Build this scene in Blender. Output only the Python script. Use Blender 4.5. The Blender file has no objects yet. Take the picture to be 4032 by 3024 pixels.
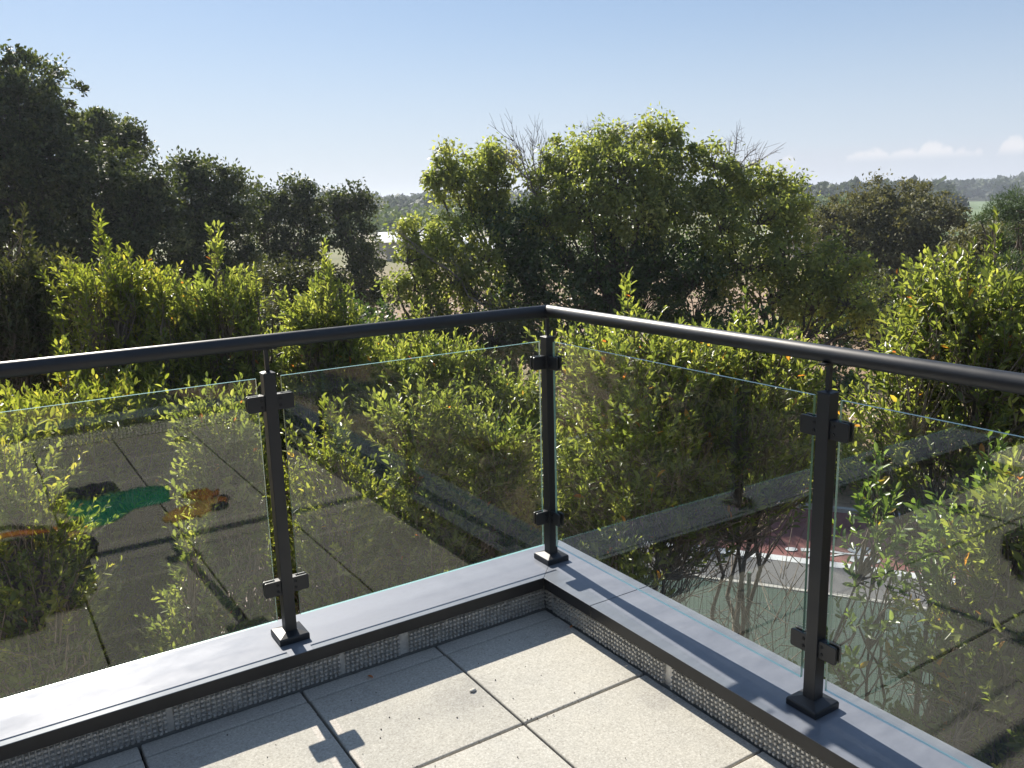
import bpy, bmesh, math, random
import numpy as np
from mathutils import Vector, Matrix

random.seed(7); RNG = np.random.default_rng(7)
SC = bpy.context.scene
COL = SC.collection

# ------------------------------------------------------------------ camera
CAM = np.array([-1.9359, -2.7470, 1.4656])
YAW, PITCH, ROLL, F = 1.0001, -0.2085, -0.0268, 3366.3
_fw = np.array([math.cos(PITCH)*math.cos(YAW), math.cos(PITCH)*math.sin(YAW), math.sin(PITCH)])
_r0 = np.array([math.sin(YAW), -math.cos(YAW), 0.0]); _u0 = np.cross(_r0, _fw)
_r = math.cos(ROLL)*_r0 + math.sin(ROLL)*_u0
_u = -math.sin(ROLL)*_r0 + math.cos(ROLL)*_u0
cd = bpy.data.cameras.new('camera'); cam = bpy.data.objects.new('camera', cd); COL.objects.link(cam)
cam.matrix_world = Matrix(((_r[0], _u[0], -_fw[0], CAM[0]), (_r[1], _u[1], -_fw[1], CAM[1]), (_r[2], _u[2], -_fw[2], CAM[2]), (0, 0, 0, 1)))
cd.lens = F/4032*36; cd.sensor_width = 36; cd.clip_start = 0.05; cd.clip_end = 6000
SC.camera = cam

# ------------------------------------------------------------------ sky, sun, exposure
SUN = Vector((0.075, 1.36, 1.0)).normalized()
SUN_EL = math.asin(SUN.z); SUN_AZ = math.atan2(SUN.x, SUN.y)
w = bpy.data.worlds.new('World'); SC.world = w; w.use_nodes = True
nt = w.node_tree; nt.nodes.clear()
def N(nt, typ, **k):
    n = nt.nodes.new(typ)
    for a, b in k.items(): setattr(n, a, b)
    return n
sky = N(nt, 'ShaderNodeTexSky', sky_type='NISHITA', sun_disc=False, sun_elevation=SUN_EL, sun_rotation=SUN_AZ)
sky.altitude = 50; sky.air_density = 1.0; sky.dust_density = 0.25; sky.ozone_density = 2.0
bg = N(nt, 'ShaderNodeBackground'); bg.inputs[1].default_value = 0.054
out = N(nt, 'ShaderNodeOutputWorld')
# low cumulus clouds standing on a pale bank in the east
tc = N(nt, 'ShaderNodeTexCoord'); sep = N(nt, 'ShaderNodeSeparateXYZ'); nt.links.new(tc.outputs['Generated'], sep.inputs[0])
def M(op, a, b=None, c=None, clamp=False):
    n = N(nt, 'ShaderNodeMath', operation=op, use_clamp=clamp)
    for i, v in enumerate((a, b, c)):
        if v is None: continue
        if isinstance(v, (int, float)): n.inputs[i].default_value = v
        else: nt.links.new(v, n.inputs[i])
    return n.outputs[0]
az = M('ARCTAN2', sep.outputs[1], sep.outputs[0])
el = M('ARCSINE', sep.outputs[2])
def noise2(sx, sy, detail, off):
    cmb = N(nt, 'ShaderNodeCombineXYZ'); nt.links.new(M('MULTIPLY', az, sx), cmb.inputs[0]); nt.links.new(M('MULTIPLY', el, sy), cmb.inputs[1]); cmb.inputs[2].default_value = off
    n = N(nt, 'ShaderNodeTexNoise'); n.inputs['Scale'].default_value = 1; n.inputs['Detail'].default_value = detail; n.inputs['Roughness'].default_value = .55
    nt.links.new(cmb.outputs[0], n.inputs['Vector']); return n.outputs[0]
n1 = noise2(30, 62, 5, 4.4); n2 = noise2(9, 0, 2, 7.7); n3 = noise2(7, 60, 5, 9.1)
def ramp(v, a, b): 
    n = N(nt, 'ShaderNodeMapRange', interpolation_type='SMOOTHSTEP'); nt.links.new(v, n.inputs[0]); n.inputs[1].default_value = a; n.inputs[2].default_value = b; return n.outputs[0]
BASE = 0.037                                   # flat cloud bases, radians above the horizon
n4 = noise2(150, 150, 4, 2.2); top = None
for (a_, w_, h_) in [(.620, .012, .007), (.603, .015, .0095), (.575, .018, .008), (.550, .016, .0150), (.540, .013, .009), (.523, .011, .005), (.478, .014, .0155), (.468, .011, .007), (.452, .006, .006), (.690, .008, .006), (.508, .004, .005),
                     (.40, .03, .012), (.33, .02, .016), (.22, .04, .012), (.10, .03, .018), (-.05, .05, .015), (-.3, .06, .02), (-.6, .08, .018)]:
    q = M('DIVIDE', M('SUBTRACT', az, a_), w_); q = M('MULTIPLY', M('SUBTRACT', 1.0, M('MULTIPLY', q, q)), h_); top = q if top is None else M('MAXIMUM', top, q)
top = M('ADD', M('ADD', top, BASE), M('MULTIPLY', M('SUBTRACT', n4, .5), .010))
cum = M('MULTIPLY', ramp(M('SUBTRACT', top, el), -.002, .005), ramp(M('SUBTRACT', el, BASE), -.006, .005), clamp=True)
east = M('MULTIPLY', ramp(az, 0.86, 0.70), ramp(az, -2.6, -2.2))
cum = M('MULTIPLY', cum, M('ADD', .42, M('MULTIPLY', n1, .3)))
bank = M('MULTIPLY', M('MULTIPLY', ramp(M('SUBTRACT', .058, el), 0, .02), M('ADD', .45, M('MULTIPLY', n3, .55))), east)
hsv = N(nt, 'ShaderNodeHueSaturation'); hsv.inputs['Saturation'].default_value = .96; nt.links.new(sky.outputs[0], hsv.inputs['Color'])
m1 = N(nt, 'ShaderNodeMixRGB'); nt.links.new(M('MULTIPLY', bank, .42), m1.inputs[0])
m0 = N(nt, 'ShaderNodeMixRGB'); nt.links.new(M('MULTIPLY', ramp(el, .24, -.02), .80), m0.inputs[0]); mb = N(nt, 'ShaderNodeMixRGB'); mb.inputs[0].default_value = .5; mb.inputs[2].default_value = (3.55, 4.9, 7.3, 1); nt.links.new(hsv.outputs[0], mb.inputs[1]); nt.links.new(mb.outputs[0], m0.inputs[1]); m0.inputs[2].default_value = (6.6, 7.15, 8.1, 1); nt.links.new(m0.outputs[0], m1.inputs[1]); m1.inputs[2].default_value = (6.4, 6.5, 7.3, 1)
m2 = N(nt, 'ShaderNodeMixRGB'); nt.links.new(cum, m2.inputs[0]); nt.links.new(m1.outputs[0], m2.inputs[1]); m2.inputs[2].default_value = (9.0, 8.8, 8.9, 1)
nt.links.new(m2.outputs[0], bg.inputs[0]); nt.links.new(bg.outputs[0], out.inputs[0])
sl = bpy.data.lights.new('sun', 'SUN'); sl.energy = 5.0; sl.angle = math.radians(.53); sl.color = (1, .93, .83)
sun = bpy.data.objects.new('sun', sl); COL.objects.link(sun); sun.rotation_euler = SUN.to_track_quat('Z', 'Y').to_euler()
sun.location = (0, 20, 20)
vs = SC.view_settings; vs.view_transform = 'Standard'; vs.look = 'None'; vs.gamma = 1; vs.exposure = 0.98; vs.use_curve_mapping = False
cy = SC.cycles; cy.max_bounces = 8; cy.diffuse_bounces = 3; cy.glossy_bounces = 4; cy.transmission_bounces = 6; cy.transparent_max_bounces = 16
cy.volume_bounces = 0; cy.sample_clamp_indirect = 6.0

# ------------------------------------------------------------------ helpers
def tag(o, label=None, cat=None, group=None, kind=None):
    if label: o['label'] = label
    if cat: o['category'] = cat
    if group: o['group'] = group
    if kind: o['kind'] = kind
    return o
def empty(name, loc=(0, 0, 0), rz=0.0):
    o = bpy.data.objects.new(name, None); COL.objects.link(o); o.location = loc; o.rotation_euler[2] = rz; o.empty_display_size = .1
    return o
def link(name, me, parent=None, world=True):
    o = bpy.data.objects.new(name, me); COL.objects.link(o)
    if parent is not None:
        o.parent = parent
        if world:   # mesh data are in world coordinates: cancel the parent's placement
            loc = Vector(parent.location) if parent.parent is None else Vector(parent.location) + Vector(parent.parent.location)
            o.location = -loc if parent.parent is None or parent.type == 'EMPTY' else (0, 0, 0)
    return o
def obj(name, bm, mat, parent=None, smooth=False, bevel=0, world=True, seg=2):
    me = bpy.data.meshes.new(name); bm.normal_update(); bm.to_mesh(me); bm.free()
    for m in (mat if isinstance(mat, (list, tuple)) else [mat]): me.materials.append(m)
    if smooth: me.polygons.foreach_set('use_smooth', [True]*len(me.polygons))
    o = link(name, me, parent, world)
    if bevel:
        b = o.modifiers.new('bevel', 'BEVEL'); b.width = bevel; b.segments = seg; b.limit_method = 'ANGLE'; b.angle_limit = math.radians(40)
        b.harden_normals = False
    return o
def box(bm, x0, x1, y0, y1, z0, z1, mi=0):
    v = [bm.verts.new(p) for p in ((x0,y0,z0),(x1,y0,z0),(x1,y1,z0),(x0,y1,z0),(x0,y0,z1),(x1,y0,z1),(x1,y1,z1),(x0,y1,z1))]
    fs = []
    for q in ((0,3,2,1),(4,5,6,7),(0,1,5,4),(1,2,6,5),(2,3,7,6),(3,0,4,7)):
        f = bm.faces.new([v[i] for i in q]); f.material_index = mi; fs.append(f)
    return fs
def B(*a): bm = bmesh.new(); box(bm, *a); return bm
def tube_bm(bm, pts, rad, sides=12, caps=True):
    rings = []; n = len(pts); pts = [Vector(p) for p in pts]
    rads = rad if isinstance(rad, (list, tuple)) else [rad]*n
    prev = None
    for i, p in enumerate(pts):
        d = (pts[min(i+1, n-1)] - pts[max(i-1, 0)]).normalized()
        if prev is None: a = d.orthogonal().normalized()
        else: a = (prev - d*prev.dot(d)).normalized()
        prev = a; b = d.cross(a)
        rings.append([bm.verts.new(p + (a*math.cos(t) + b*math.sin(t))*rads[i]) for t in [2*math.pi*k/sides for k in range(sides)]])
    for r1, r2 in zip(rings, rings[1:]):
        for k in range(sides): bm.faces.new((r1[k], r1[(k+1) % sides], r2[(k+1) % sides], r2[k]))
    if caps: bm.faces.new(rings[0][::-1]); bm.faces.new(rings[-1])
    return bm
def poly_prism(bm, pts2, z0, z1):
    lo = [bm.verts.new((x, y, z0)) for x, y in pts2]; hi = [bm.verts.new((x, y, z1)) for x, y in pts2]; n = len(lo)
    bm.faces.new(lo[::-1]); bm.faces.new(hi)
    for i in range(n): bm.faces.new((lo[i], lo[(i+1) % n], hi[(i+1) % n], hi[i]))
    return bm
def at(px, py, dh):
    """point at a real horizontal distance dh (metres) from where the photographer stands, on a bearing read off the photo"""
    v = _fw + _r*(px*4032/2212-2016)/F - _u*(py*4032/2212-1512)/F
    t = dh/math.hypot(v[0], v[1]); return CAM + v*t
def mesh_np(name, verts, faces_n, loops, mats, attrs=None, smooth=False):
    me = bpy.data.meshes.new(name); nv = len(verts); nf = len(loops)//faces_n
    me.vertices.add(nv); me.vertices.foreach_set('co', np.asarray(verts, np.float32).ravel())
    me.loops.add(nf*faces_n); me.loops.foreach_set('vertex_index', np.asarray(loops, np.int32))
    me.polygons.add(nf); me.polygons.foreach_set('loop_start', np.arange(0, nf*faces_n, faces_n, dtype=np.int32))
    if smooth: me.polygons.foreach_set('use_smooth', np.ones(nf, bool))
    for m in mats: me.materials.append(m)
    for k, v in (attrs or {}).items():
        a = me.attributes.new(k, 'FLOAT', 'POINT'); a.data.foreach_set('value', np.asarray(v, np.float32))
    me.update(calc_edges=True); return me

# ------------------------------------------------------------------ materials
def new_mat(name):
    m = bpy.data.materials.new(name); m.use_nodes = True; t = m.node_tree; p = t.nodes['Principled BSDF']; return m, t, p
def tex_noise(t, scale, detail=4, rough=.6, vec=None, obj_coords=True):
    n = N(t, 'ShaderNodeTexNoise'); n.inputs['Scale'].default_value = scale; n.inputs['Detail'].default_value = detail; n.inputs['Roughness'].default_value = rough
    if vec is None:
        g = N(t, 'ShaderNodeNewGeometry'); vec = g.outputs['Position']
    t.links.new(vec, n.inputs['Vector']); return n.outputs[0]
def cramp(t, v, stops, interp='LINEAR'):
    r = N(t, 'ShaderNodeValToRGB'); r.color_ramp.interpolation = interp; t.links.new(v, r.inputs[0]); e = r.color_ramp.elements
    while len(e) < len(stops): e.new(.5)
    for i, (p, c) in enumerate(stops): e[i].position = p; e[i].color = tuple(c)+(1,) if len(c) == 3 else c
    return r.outputs[0]
def mrange(t, v, a, b, c, d):
    n = N(t, 'ShaderNodeMapRange'); t.links.new(v, n.inputs[0])
    for i, x in enumerate((a, b, c, d)): n.inputs[i+1].default_value = x
    return n.outputs[0]
def bump(t, p, v, strength, dist=.01):
    b = N(t, 'ShaderNodeBump'); b.inputs['Strength'].default_value = strength; b.inputs['Distance'].default_value = dist
    t.links.new(v, b.inputs['Height']); t.links.new(b.outputs[0], p.inputs['Normal']); return b
def simple(name, col, rough=.5, metal=0, spec=.5, noise=0, nscale=20, bumpv=0, bscale=200):
    m, t, p = new_mat(name); p.inputs['Base Color'].default_value = (*col, 1); p.inputs['Roughness'].default_value = rough; p.inputs['Metallic'].default_value = metal
    p.inputs['Specular IOR Level'].default_value = spec
    if noise:
        v = tex_noise(t, nscale); lo = tuple(c*(1-noise) for c in col); hi = tuple(min(1, c*(1+noise)) for c in col)
        t.links.new(cramp(t, v, [(.3, lo), (.7, hi)]), p.inputs['Base Color'])
    if bumpv: bump(t, p, tex_noise(t, bscale, 2), bumpv, .001)
    return m
# powder coated aluminium, dark anthracite
m_coat, t, p = new_mat('anthracite_powder_coat')
p.inputs['Base Color'].default_value = (.012, .014, .018, 1); p.inputs['Roughness'].default_value = .40; p.inputs['Specular IOR Level'].default_value = .5
bump(t, p, tex_noise(t, 900, 2), .10, .0006)
t.links.new(cramp(t, tex_noise(t, 14, 3), [(.35, (.40,)*3), (.75, (.52,)*3)]), p.inputs['Roughness'])
# coping sheet: same metal, glossier, smeared with dust; sky sheen painted into the pale blue-grey base
m_cop, t, p = new_mat('coping_sheet_metal')
sm = N(t, 'ShaderNodeMapping'); g = N(t, 'ShaderNodeNewGeometry'); t.links.new(g.outputs['Position'], sm.inputs[0]); sm.inputs['Scale'].default_value = (1, 1, 1); sm.inputs['Rotation'].default_value = (0, 0, .5)
wv = tex_noise(t, 6.5, 7, .68, sm.outputs[0]); 
sm2 = N(t, 'ShaderNodeMapping'); t.links.new(g.outputs['Position'], sm2.inputs[0]); sm2.inputs['Scale'].default_value = (3, 9, 3); sm2.inputs['Rotation'].default_value = (0, 0, -.85)
st = tex_noise(t, 1.6, 4, .6, sm2.outputs[0])
mx = N(t, 'ShaderNodeMath', operation='MULTIPLY'); t.links.new(wv, mx.inputs[0]); t.links.new(st, mx.inputs[1])
t.links.new(cramp(t, mx.outputs[0], [(.13, (.130, .144, .172)), (.34, (.172, .187, .218))]), p.inputs['Base Color'])
t.links.new(mrange(t, mx.outputs[0], .12, .36, .54, .68), p.inputs['Roughness'])
p.inputs['Metallic'].default_value = .12; p.inputs['Specular IOR Level'].default_value = .22
p.inputs['Coat Weight'].default_value = .5; p.inputs['Coat Roughness'].default_value = .10; p.inputs['Coat IOR'].default_value = 1.5
m_fascia = simple('fascia_metal', (.02, .02, .021), .42, 0, .4, .2, 8, .05, 700)
m_rubber = simple('black_rubber', (.008, .008, .009), .6)
m_screw = simple('screw_metal', (.03, .032, .036), .3, .5)
# concrete paver
m_pav, t, p = new_mat('concrete_paver')
v1 = tex_noise(t, 150, 4, .8); v2 = tex_noise(t, 2.6, 6, .68)
c1 = cramp(t, v1, [(.28, (.215, .198, .172)), (.43, (.385, .358, .315)), (.57, (.465, .437, .39)), (.74, (.68, .65, .60))])
c2 = cramp(t, v2, [(.28, (.78, .78, .80)), (.45, (.98, .98, .98)), (.7, (1.07, 1.06, 1.04))])
mm = N(t, 'ShaderNodeMixRGB', blend_type='MULTIPLY'); mm.inputs[0].default_value = 1; t.links.new(c1, mm.inputs[1]); t.links.new(c2, mm.inputs[2])
vor = N(t, 'ShaderNodeTexVoronoi'); vor.inputs['Scale'].default_value = 42; gg = N(t, 'ShaderNodeNewGeometry'); t.links.new(gg.outputs['Position'], vor.inputs['Vector'])
sp = cramp(t, vor.outputs['Distance'], [(.05, (.45, .42, .38)), (.085, (1, 1, 1))])
sel = cramp(t, tex_noise(t, 9, 2), [(.55, (0,)*3), (.60, (1,)*3)])
mspk = N(t, 'ShaderNodeMixRGB', blend_type='MULTIPLY'); t.links.new(sel, mspk.inputs[0]); t.links.new(mm.outputs[0], mspk.inputs[1]); t.links.new(sp, mspk.inputs[2])
oi = N(t, 'ShaderNodeObjectInfo'); ov = mrange(t, oi.outputs['Random'], 0, 1, .97, 1.13)
m3 = N(t, 'ShaderNodeVectorMath', operation='SCALE'); t.links.new(mspk.outputs[0], m3.inputs[0]); t.links.new(ov, m3.inputs['Scale'])
t.links.new(m3.outputs[0], p.inputs['Base Color']); p.inputs['Roughness'].default_value = .85; p.inputs['Specular IOR Level'].default_value = .35
bump(t, p, v1, .55, .0012)
m_sub = simple('dark_joint_bed', (.03, .028, .026), .9)
# dimpled waterproofing membrane
m_mem, t, p = new_mat('grey_dimpled_membrane')
t.links.new(cramp(t, tex_noise(t, 30, 5, .7), [(.3, (.40, .395, .38)), (.7, (.68, .67, .64))]), p.inputs['Base Color']); p.inputs['Roughness'].default_value = .34; p.inputs['Metallic'].default_value = .45
m_render = simple('pale_wall_render', (.55, .52, .47), .9, 0, .3, .08, 4, .3, 90)
# glass
def glass_mat(name, tint):
    m = bpy.data.materials.new(name); m.use_nodes = True; t = m.node_tree; t.nodes.clear()
    o = N(t, 'ShaderNodeOutputMaterial'); g = N(t, 'ShaderNodeNewGeometry')
    dot = N(t, 'ShaderNodeVectorMath', operation='DOT_PRODUCT'); t.links.new(g.outputs['Incoming'], dot.inputs[0]); t.links.new(g.outputs['Normal'], dot.inputs[1])
    def MM(op, a, b=None):
        n = N(t, 'ShaderNodeMath', operation=op)
        for i, v in enumerate((a, b)):
            if v is None: continue
            if isinstance(v, (int, float)): n.inputs[i].default_value = v
            else: t.links.new(v, n.inputs[i])
        return n.outputs[0]
    f = MM('ADD', .047, MM('MULTIPLY', .953, MM('POWER', MM('SUBTRACT', 1, MM('ABSOLUTE', dot.outputs['Value'])), 5)))
    tr = N(t, 'ShaderNodeBsdfTransparent'); tr.inputs[0].default_value = (*tint, 1)
    gl = N(t, 'ShaderNodeBsdfGlossy'); gl.inputs['Roughness'].default_value = 0.0; gl.inputs['Color'].default_value = (.96, 1, .97, 1)
    # thin film of dust and wiping marks on the pane
    df = N(t, 'ShaderNodeBsdfDiffuse'); df.inputs[0].default_value = (.6, .6, .56, 1)
    mp = N(t, 'ShaderNodeMapping'); t.links.new(g.outputs['Position'], mp.inputs[0]); mp.inputs['Rotation'].default_value = (.6, .5, .3); mp.inputs['Scale'].default_value = (2.2, 2.2, 6)
    nz = tex_noise(t, 1.4, 6, .62, mp.outputs[0]); dm = mrange(t, nz, .48, .8, .002, .026)
    mx = N(t, 'ShaderNodeMixShader'); t.links.new(f, mx.inputs[0]); t.links.new(tr.outputs[0], mx.inputs[1]); t.links.new(gl.outputs[0], mx.inputs[2])
    mx2 = N(t, 'ShaderNodeMixShader'); t.links.new(dm, mx2.inputs[0]); t.links.new(mx.outputs[0], mx2.inputs[1]); t.links.new(df.outputs[0], mx2.inputs[2])
    t.links.new(mx2.outputs[0], o.inputs[0]); return m
m_glass = glass_mat('clear_glass', (.975, .988, .978))
m_edge = bpy.data.materials.new('glass_edge'); m_edge.use_nodes = True
t = m_edge.node_tree; p = t.nodes['Principled BSDF']; p.inputs['Base Color'].default_value = (.25, .50, .43, 1); p.inputs['Roughness'].default_value = .18
p.inputs['Transmission Weight'].default_value = .35; p.inputs['IOR'].default_value = 1.5
# leaves
def leaf_mat(name, stops, trans=.4, tcol=None, rough=.42, spec=.5, tboost=1.6):
    m = bpy.data.materials.new(name); m.use_nodes = True; t = m.node_tree; p = t.nodes['Principled BSDF']; o = t.nodes['Material Output']
    a = N(t, 'ShaderNodeAttribute', attribute_name='rnd'); c = cramp(t, a.outputs['Fac'], stops)
    t.links.new(c, p.inputs['Base Color']); p.inputs['Roughness'].default_value = rough; p.inputs['Specular IOR Level'].default_value = spec
    tl = N(t, 'ShaderNodeBsdfTranslucent'); mu = N(t, 'ShaderNodeMixRGB', blend_type='MULTIPLY'); mu.inputs[0].default_value = 1
    t.links.new(c, mu.inputs[1]); k = tcol or (1.25, 1.2, .55); mu.inputs[2].default_value = (k[0]*tboost, k[1]*tboost, k[2]*tboost, 1)
    t.links.new(mu.outputs[0], tl.inputs[0]); mx = N(t, 'ShaderNodeMixShader'); mx.inputs[0].default_value = trans
    t.links.new(p.outputs[0], mx.inputs[1]); t.links.new(tl.outputs[0], mx.inputs[2]); t.links.new(mx.outputs[0], o.inputs[0]); return m
SH = [(.0, (.050, .072, .024)), (.3, (.090, .118, .036)), (.62, (.14, .166, .050)), (.94, (.23, .25, .085)), (.955, (.36, .27, .05)), (.98, (.42, .14, .04)), (1, (.30, .10, .04))]
m_leaf = leaf_mat('glossy_shrub_leaf', SH, .50, None, .34, .6, 2.3)
m_leafy = leaf_mat('yellowish_shrub_leaf', [(.0, (.070, .092, .022)), (.4, (.12, .15, .032)), (.8, (.19, .21, .048)), (.93, (.24, .23, .06)), (.96, (.40, .27, .03)), (1, (.40, .13, .02))], .50, None, .36, .55, 2.1)
m_leafd = leaf_mat('dull_olive_leaf', [(.0, (.035, .045, .018)), (.5, (.06, .07, .028)), (1, (.10, .105, .045))], .3, None, .5, .4)
m_leafp = leaf_mat('pale_green_leaf', [(.0, (.07, .12, .03)), (.5, (.12, .18, .06)), (.93, (.19, .26, .10)), (.97, (.36, .26, .05)), (1, (.38, .16, .04))], .45, None, .33, .6, 1.9)
m_oak = leaf_mat('holm_oak_leaf', [(.0, (.022, .032, .012)), (.5, (.045, .060, .022)), (.85, (.10, .12, .05)), (1, (.19, .21, .11))], .30, (1.3, 1.3, .6), .55, .28)
m_oakb = leaf_mat('olive_brown_oak_leaf', [(.0, (.058, .062, .028)), (.5, (.105, .108, .050)), (1, (.185, .18, .095))], .28, (1.2, 1.15, .6), .6, .25)
m_hack = leaf_mat('yellow_green_tree_leaf', [(.0, (.085, .11, .034)), (.5, (.145, .17, .050)), (.85, (.215, .23, .075)), (1, (.30, .29, .10))], .55, (1.2, 1.2, .65), .45, .4, 2.0)
m_ivy = leaf_mat('dark_creeper_leaf', [(.0, (.024, .050, .015)), (.6, (.045, .082, .022)), (1, (.085, .13, .032))], .35, None, .38, .5, 2.0)
m_pine = leaf_mat('pine_needle_green', [(.0, (.03, .06, .02)), (1, (.07, .11, .04))], .25, None, .5, .3)
m_far = leaf_mat('far_wood_leaf', [(.0, (.022, .038, .018)), (.5, (.04, .06, .028)), (1, (.08, .105, .05))], .15, None, .7, .2)
m_farl = leaf_mat('far_light_leaf', [(.0, (.05, .085, .03)), (1, (.11, .15, .06))], .2, None, .7, .2)
m_bark = simple('grey_brown_bark', (.10, .082, .066), .9, 0, .2, .35, 12, .6, 60)
m_twig = simple('pale_twig_bark', (.20, .16, .125), .8, 0, .3, .3, 30)
m_dead = simple('dead_branch', (.22, .19, .17), .85, 0, .2, .2, 10)

# ------------------------------------------------------------------ foliage builders
def unit(a): return a/np.maximum(np.linalg.norm(a, axis=-1, keepdims=True), 1e-9)
def leaf_frames(D, Nn):
    D = unit(D); Nn = unit(Nn - D*(Nn*D).sum(1, keepdims=True)); return D, np.cross(D, Nn), Nn
def leaves_mesh(name, P, D, Nn, L, Wd, rnd, mat, full=True):
    D, S, Nn = leaf_frames(D, Nn); n = len(P); L = L[:, None]; Wd = Wd[:, None]
    if full:
        cup = Nn*Wd*.22; dr = -Nn*L*.10
        v = np.stack([P, P+D*L*.36+S*Wd*.46+cup, P+D*L*.74+S*Wd*.40+cup+dr*.5, P+D*L+dr, P+D*L*.74-S*Wd*.40+cup+dr*.5, P+D*L*.36-S*Wd*.46+cup], 1)
        idx = np.array([0, 1, 2, 3, 0, 3, 4, 5]); nv = 6
    else:
        v = np.stack([P, P+D*L*.5+S*Wd*.5, P+D*L, P+D*L*.5-S*Wd*.5], 1); idx = np.array([0, 1, 2, 3]); nv = 4
    loops = (np.arange(n)[:, None]*nv + idx[None]).ravel()
    return mesh_np(name, v.reshape(-1, 3), 4, loops, [mat], {'rnd': np.repeat(rnd, nv)})
def tubes_mesh(name, A, Bp, ra, rb, mat, sides=5):
    A = np.asarray(A, float); Bp = np.asarray(Bp, float); n = len(A); d = unit(Bp-A)
    ref = np.where(np.abs(d[:, 2:3]) > .9, np.array([[1., 0, 0]]), np.array([[0, 0, 1.]])); u = unit(np.cross(d, ref)); v = np.cross(d, u)
    ang = 2*np.pi*np.arange(sides)/sides; c = np.cos(ang)[None, :, None]; s = np.sin(ang)[None, :, None]
    ring = u[:, None]*c + v[:, None]*s
    lo = A[:, None] + ring*np.asarray(ra)[:, None, None]; hi = Bp[:, None] + ring*np.asarray(rb)[:, None, None]
    V = np.concatenate([lo, hi], 1).reshape(-1, 3); k = np.arange(sides); k2 = (k+1) % sides
    q = np.stack([k, k2, k2+sides, k+sides], 1)
    loops = (np.arange(n)[:, None, None]*(2*sides) + q[None]).ravel()
    return mesh_np(name, V, 4, loops, [mat], smooth=True)
def path_tubes(p0, p1, r0, r1, wob, rng, n=5, sag=0):
    p0 = np.asarray(p0, float); p1 = np.asarray(p1, float); L = np.linalg.norm(p1-p0); ts = np.linspace(0, 1, n+1)
    pts = p0 + (p1-p0)*ts[:, None]; off = rng.normal(0, wob*L, (n+1, 3)); off[0] = 0; off[-1] = 0; pts = pts + off*.5
    pts[:, 2] += sag*L*4*ts*(1-ts)
    rs = r0 + (r1-r0)*ts
    return pts[:-1], pts[1:], rs[:-1], rs[1:]
class Tubes:
    def __init__(s): s.a = []; s.b = []; s.ra = []; s.rb = []
    def add(s, t):
        s.a.append(t[0]); s.b.append(t[1]); s.ra.append(t[2]); s.rb.append(t[3])
    def mesh(s, name, mat, sides=5): return tubes_mesh(name, np.concatenate(s.a), np.concatenate(s.b), np.concatenate(s.ra), np.concatenate(s.rb), mat, sides)

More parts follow.
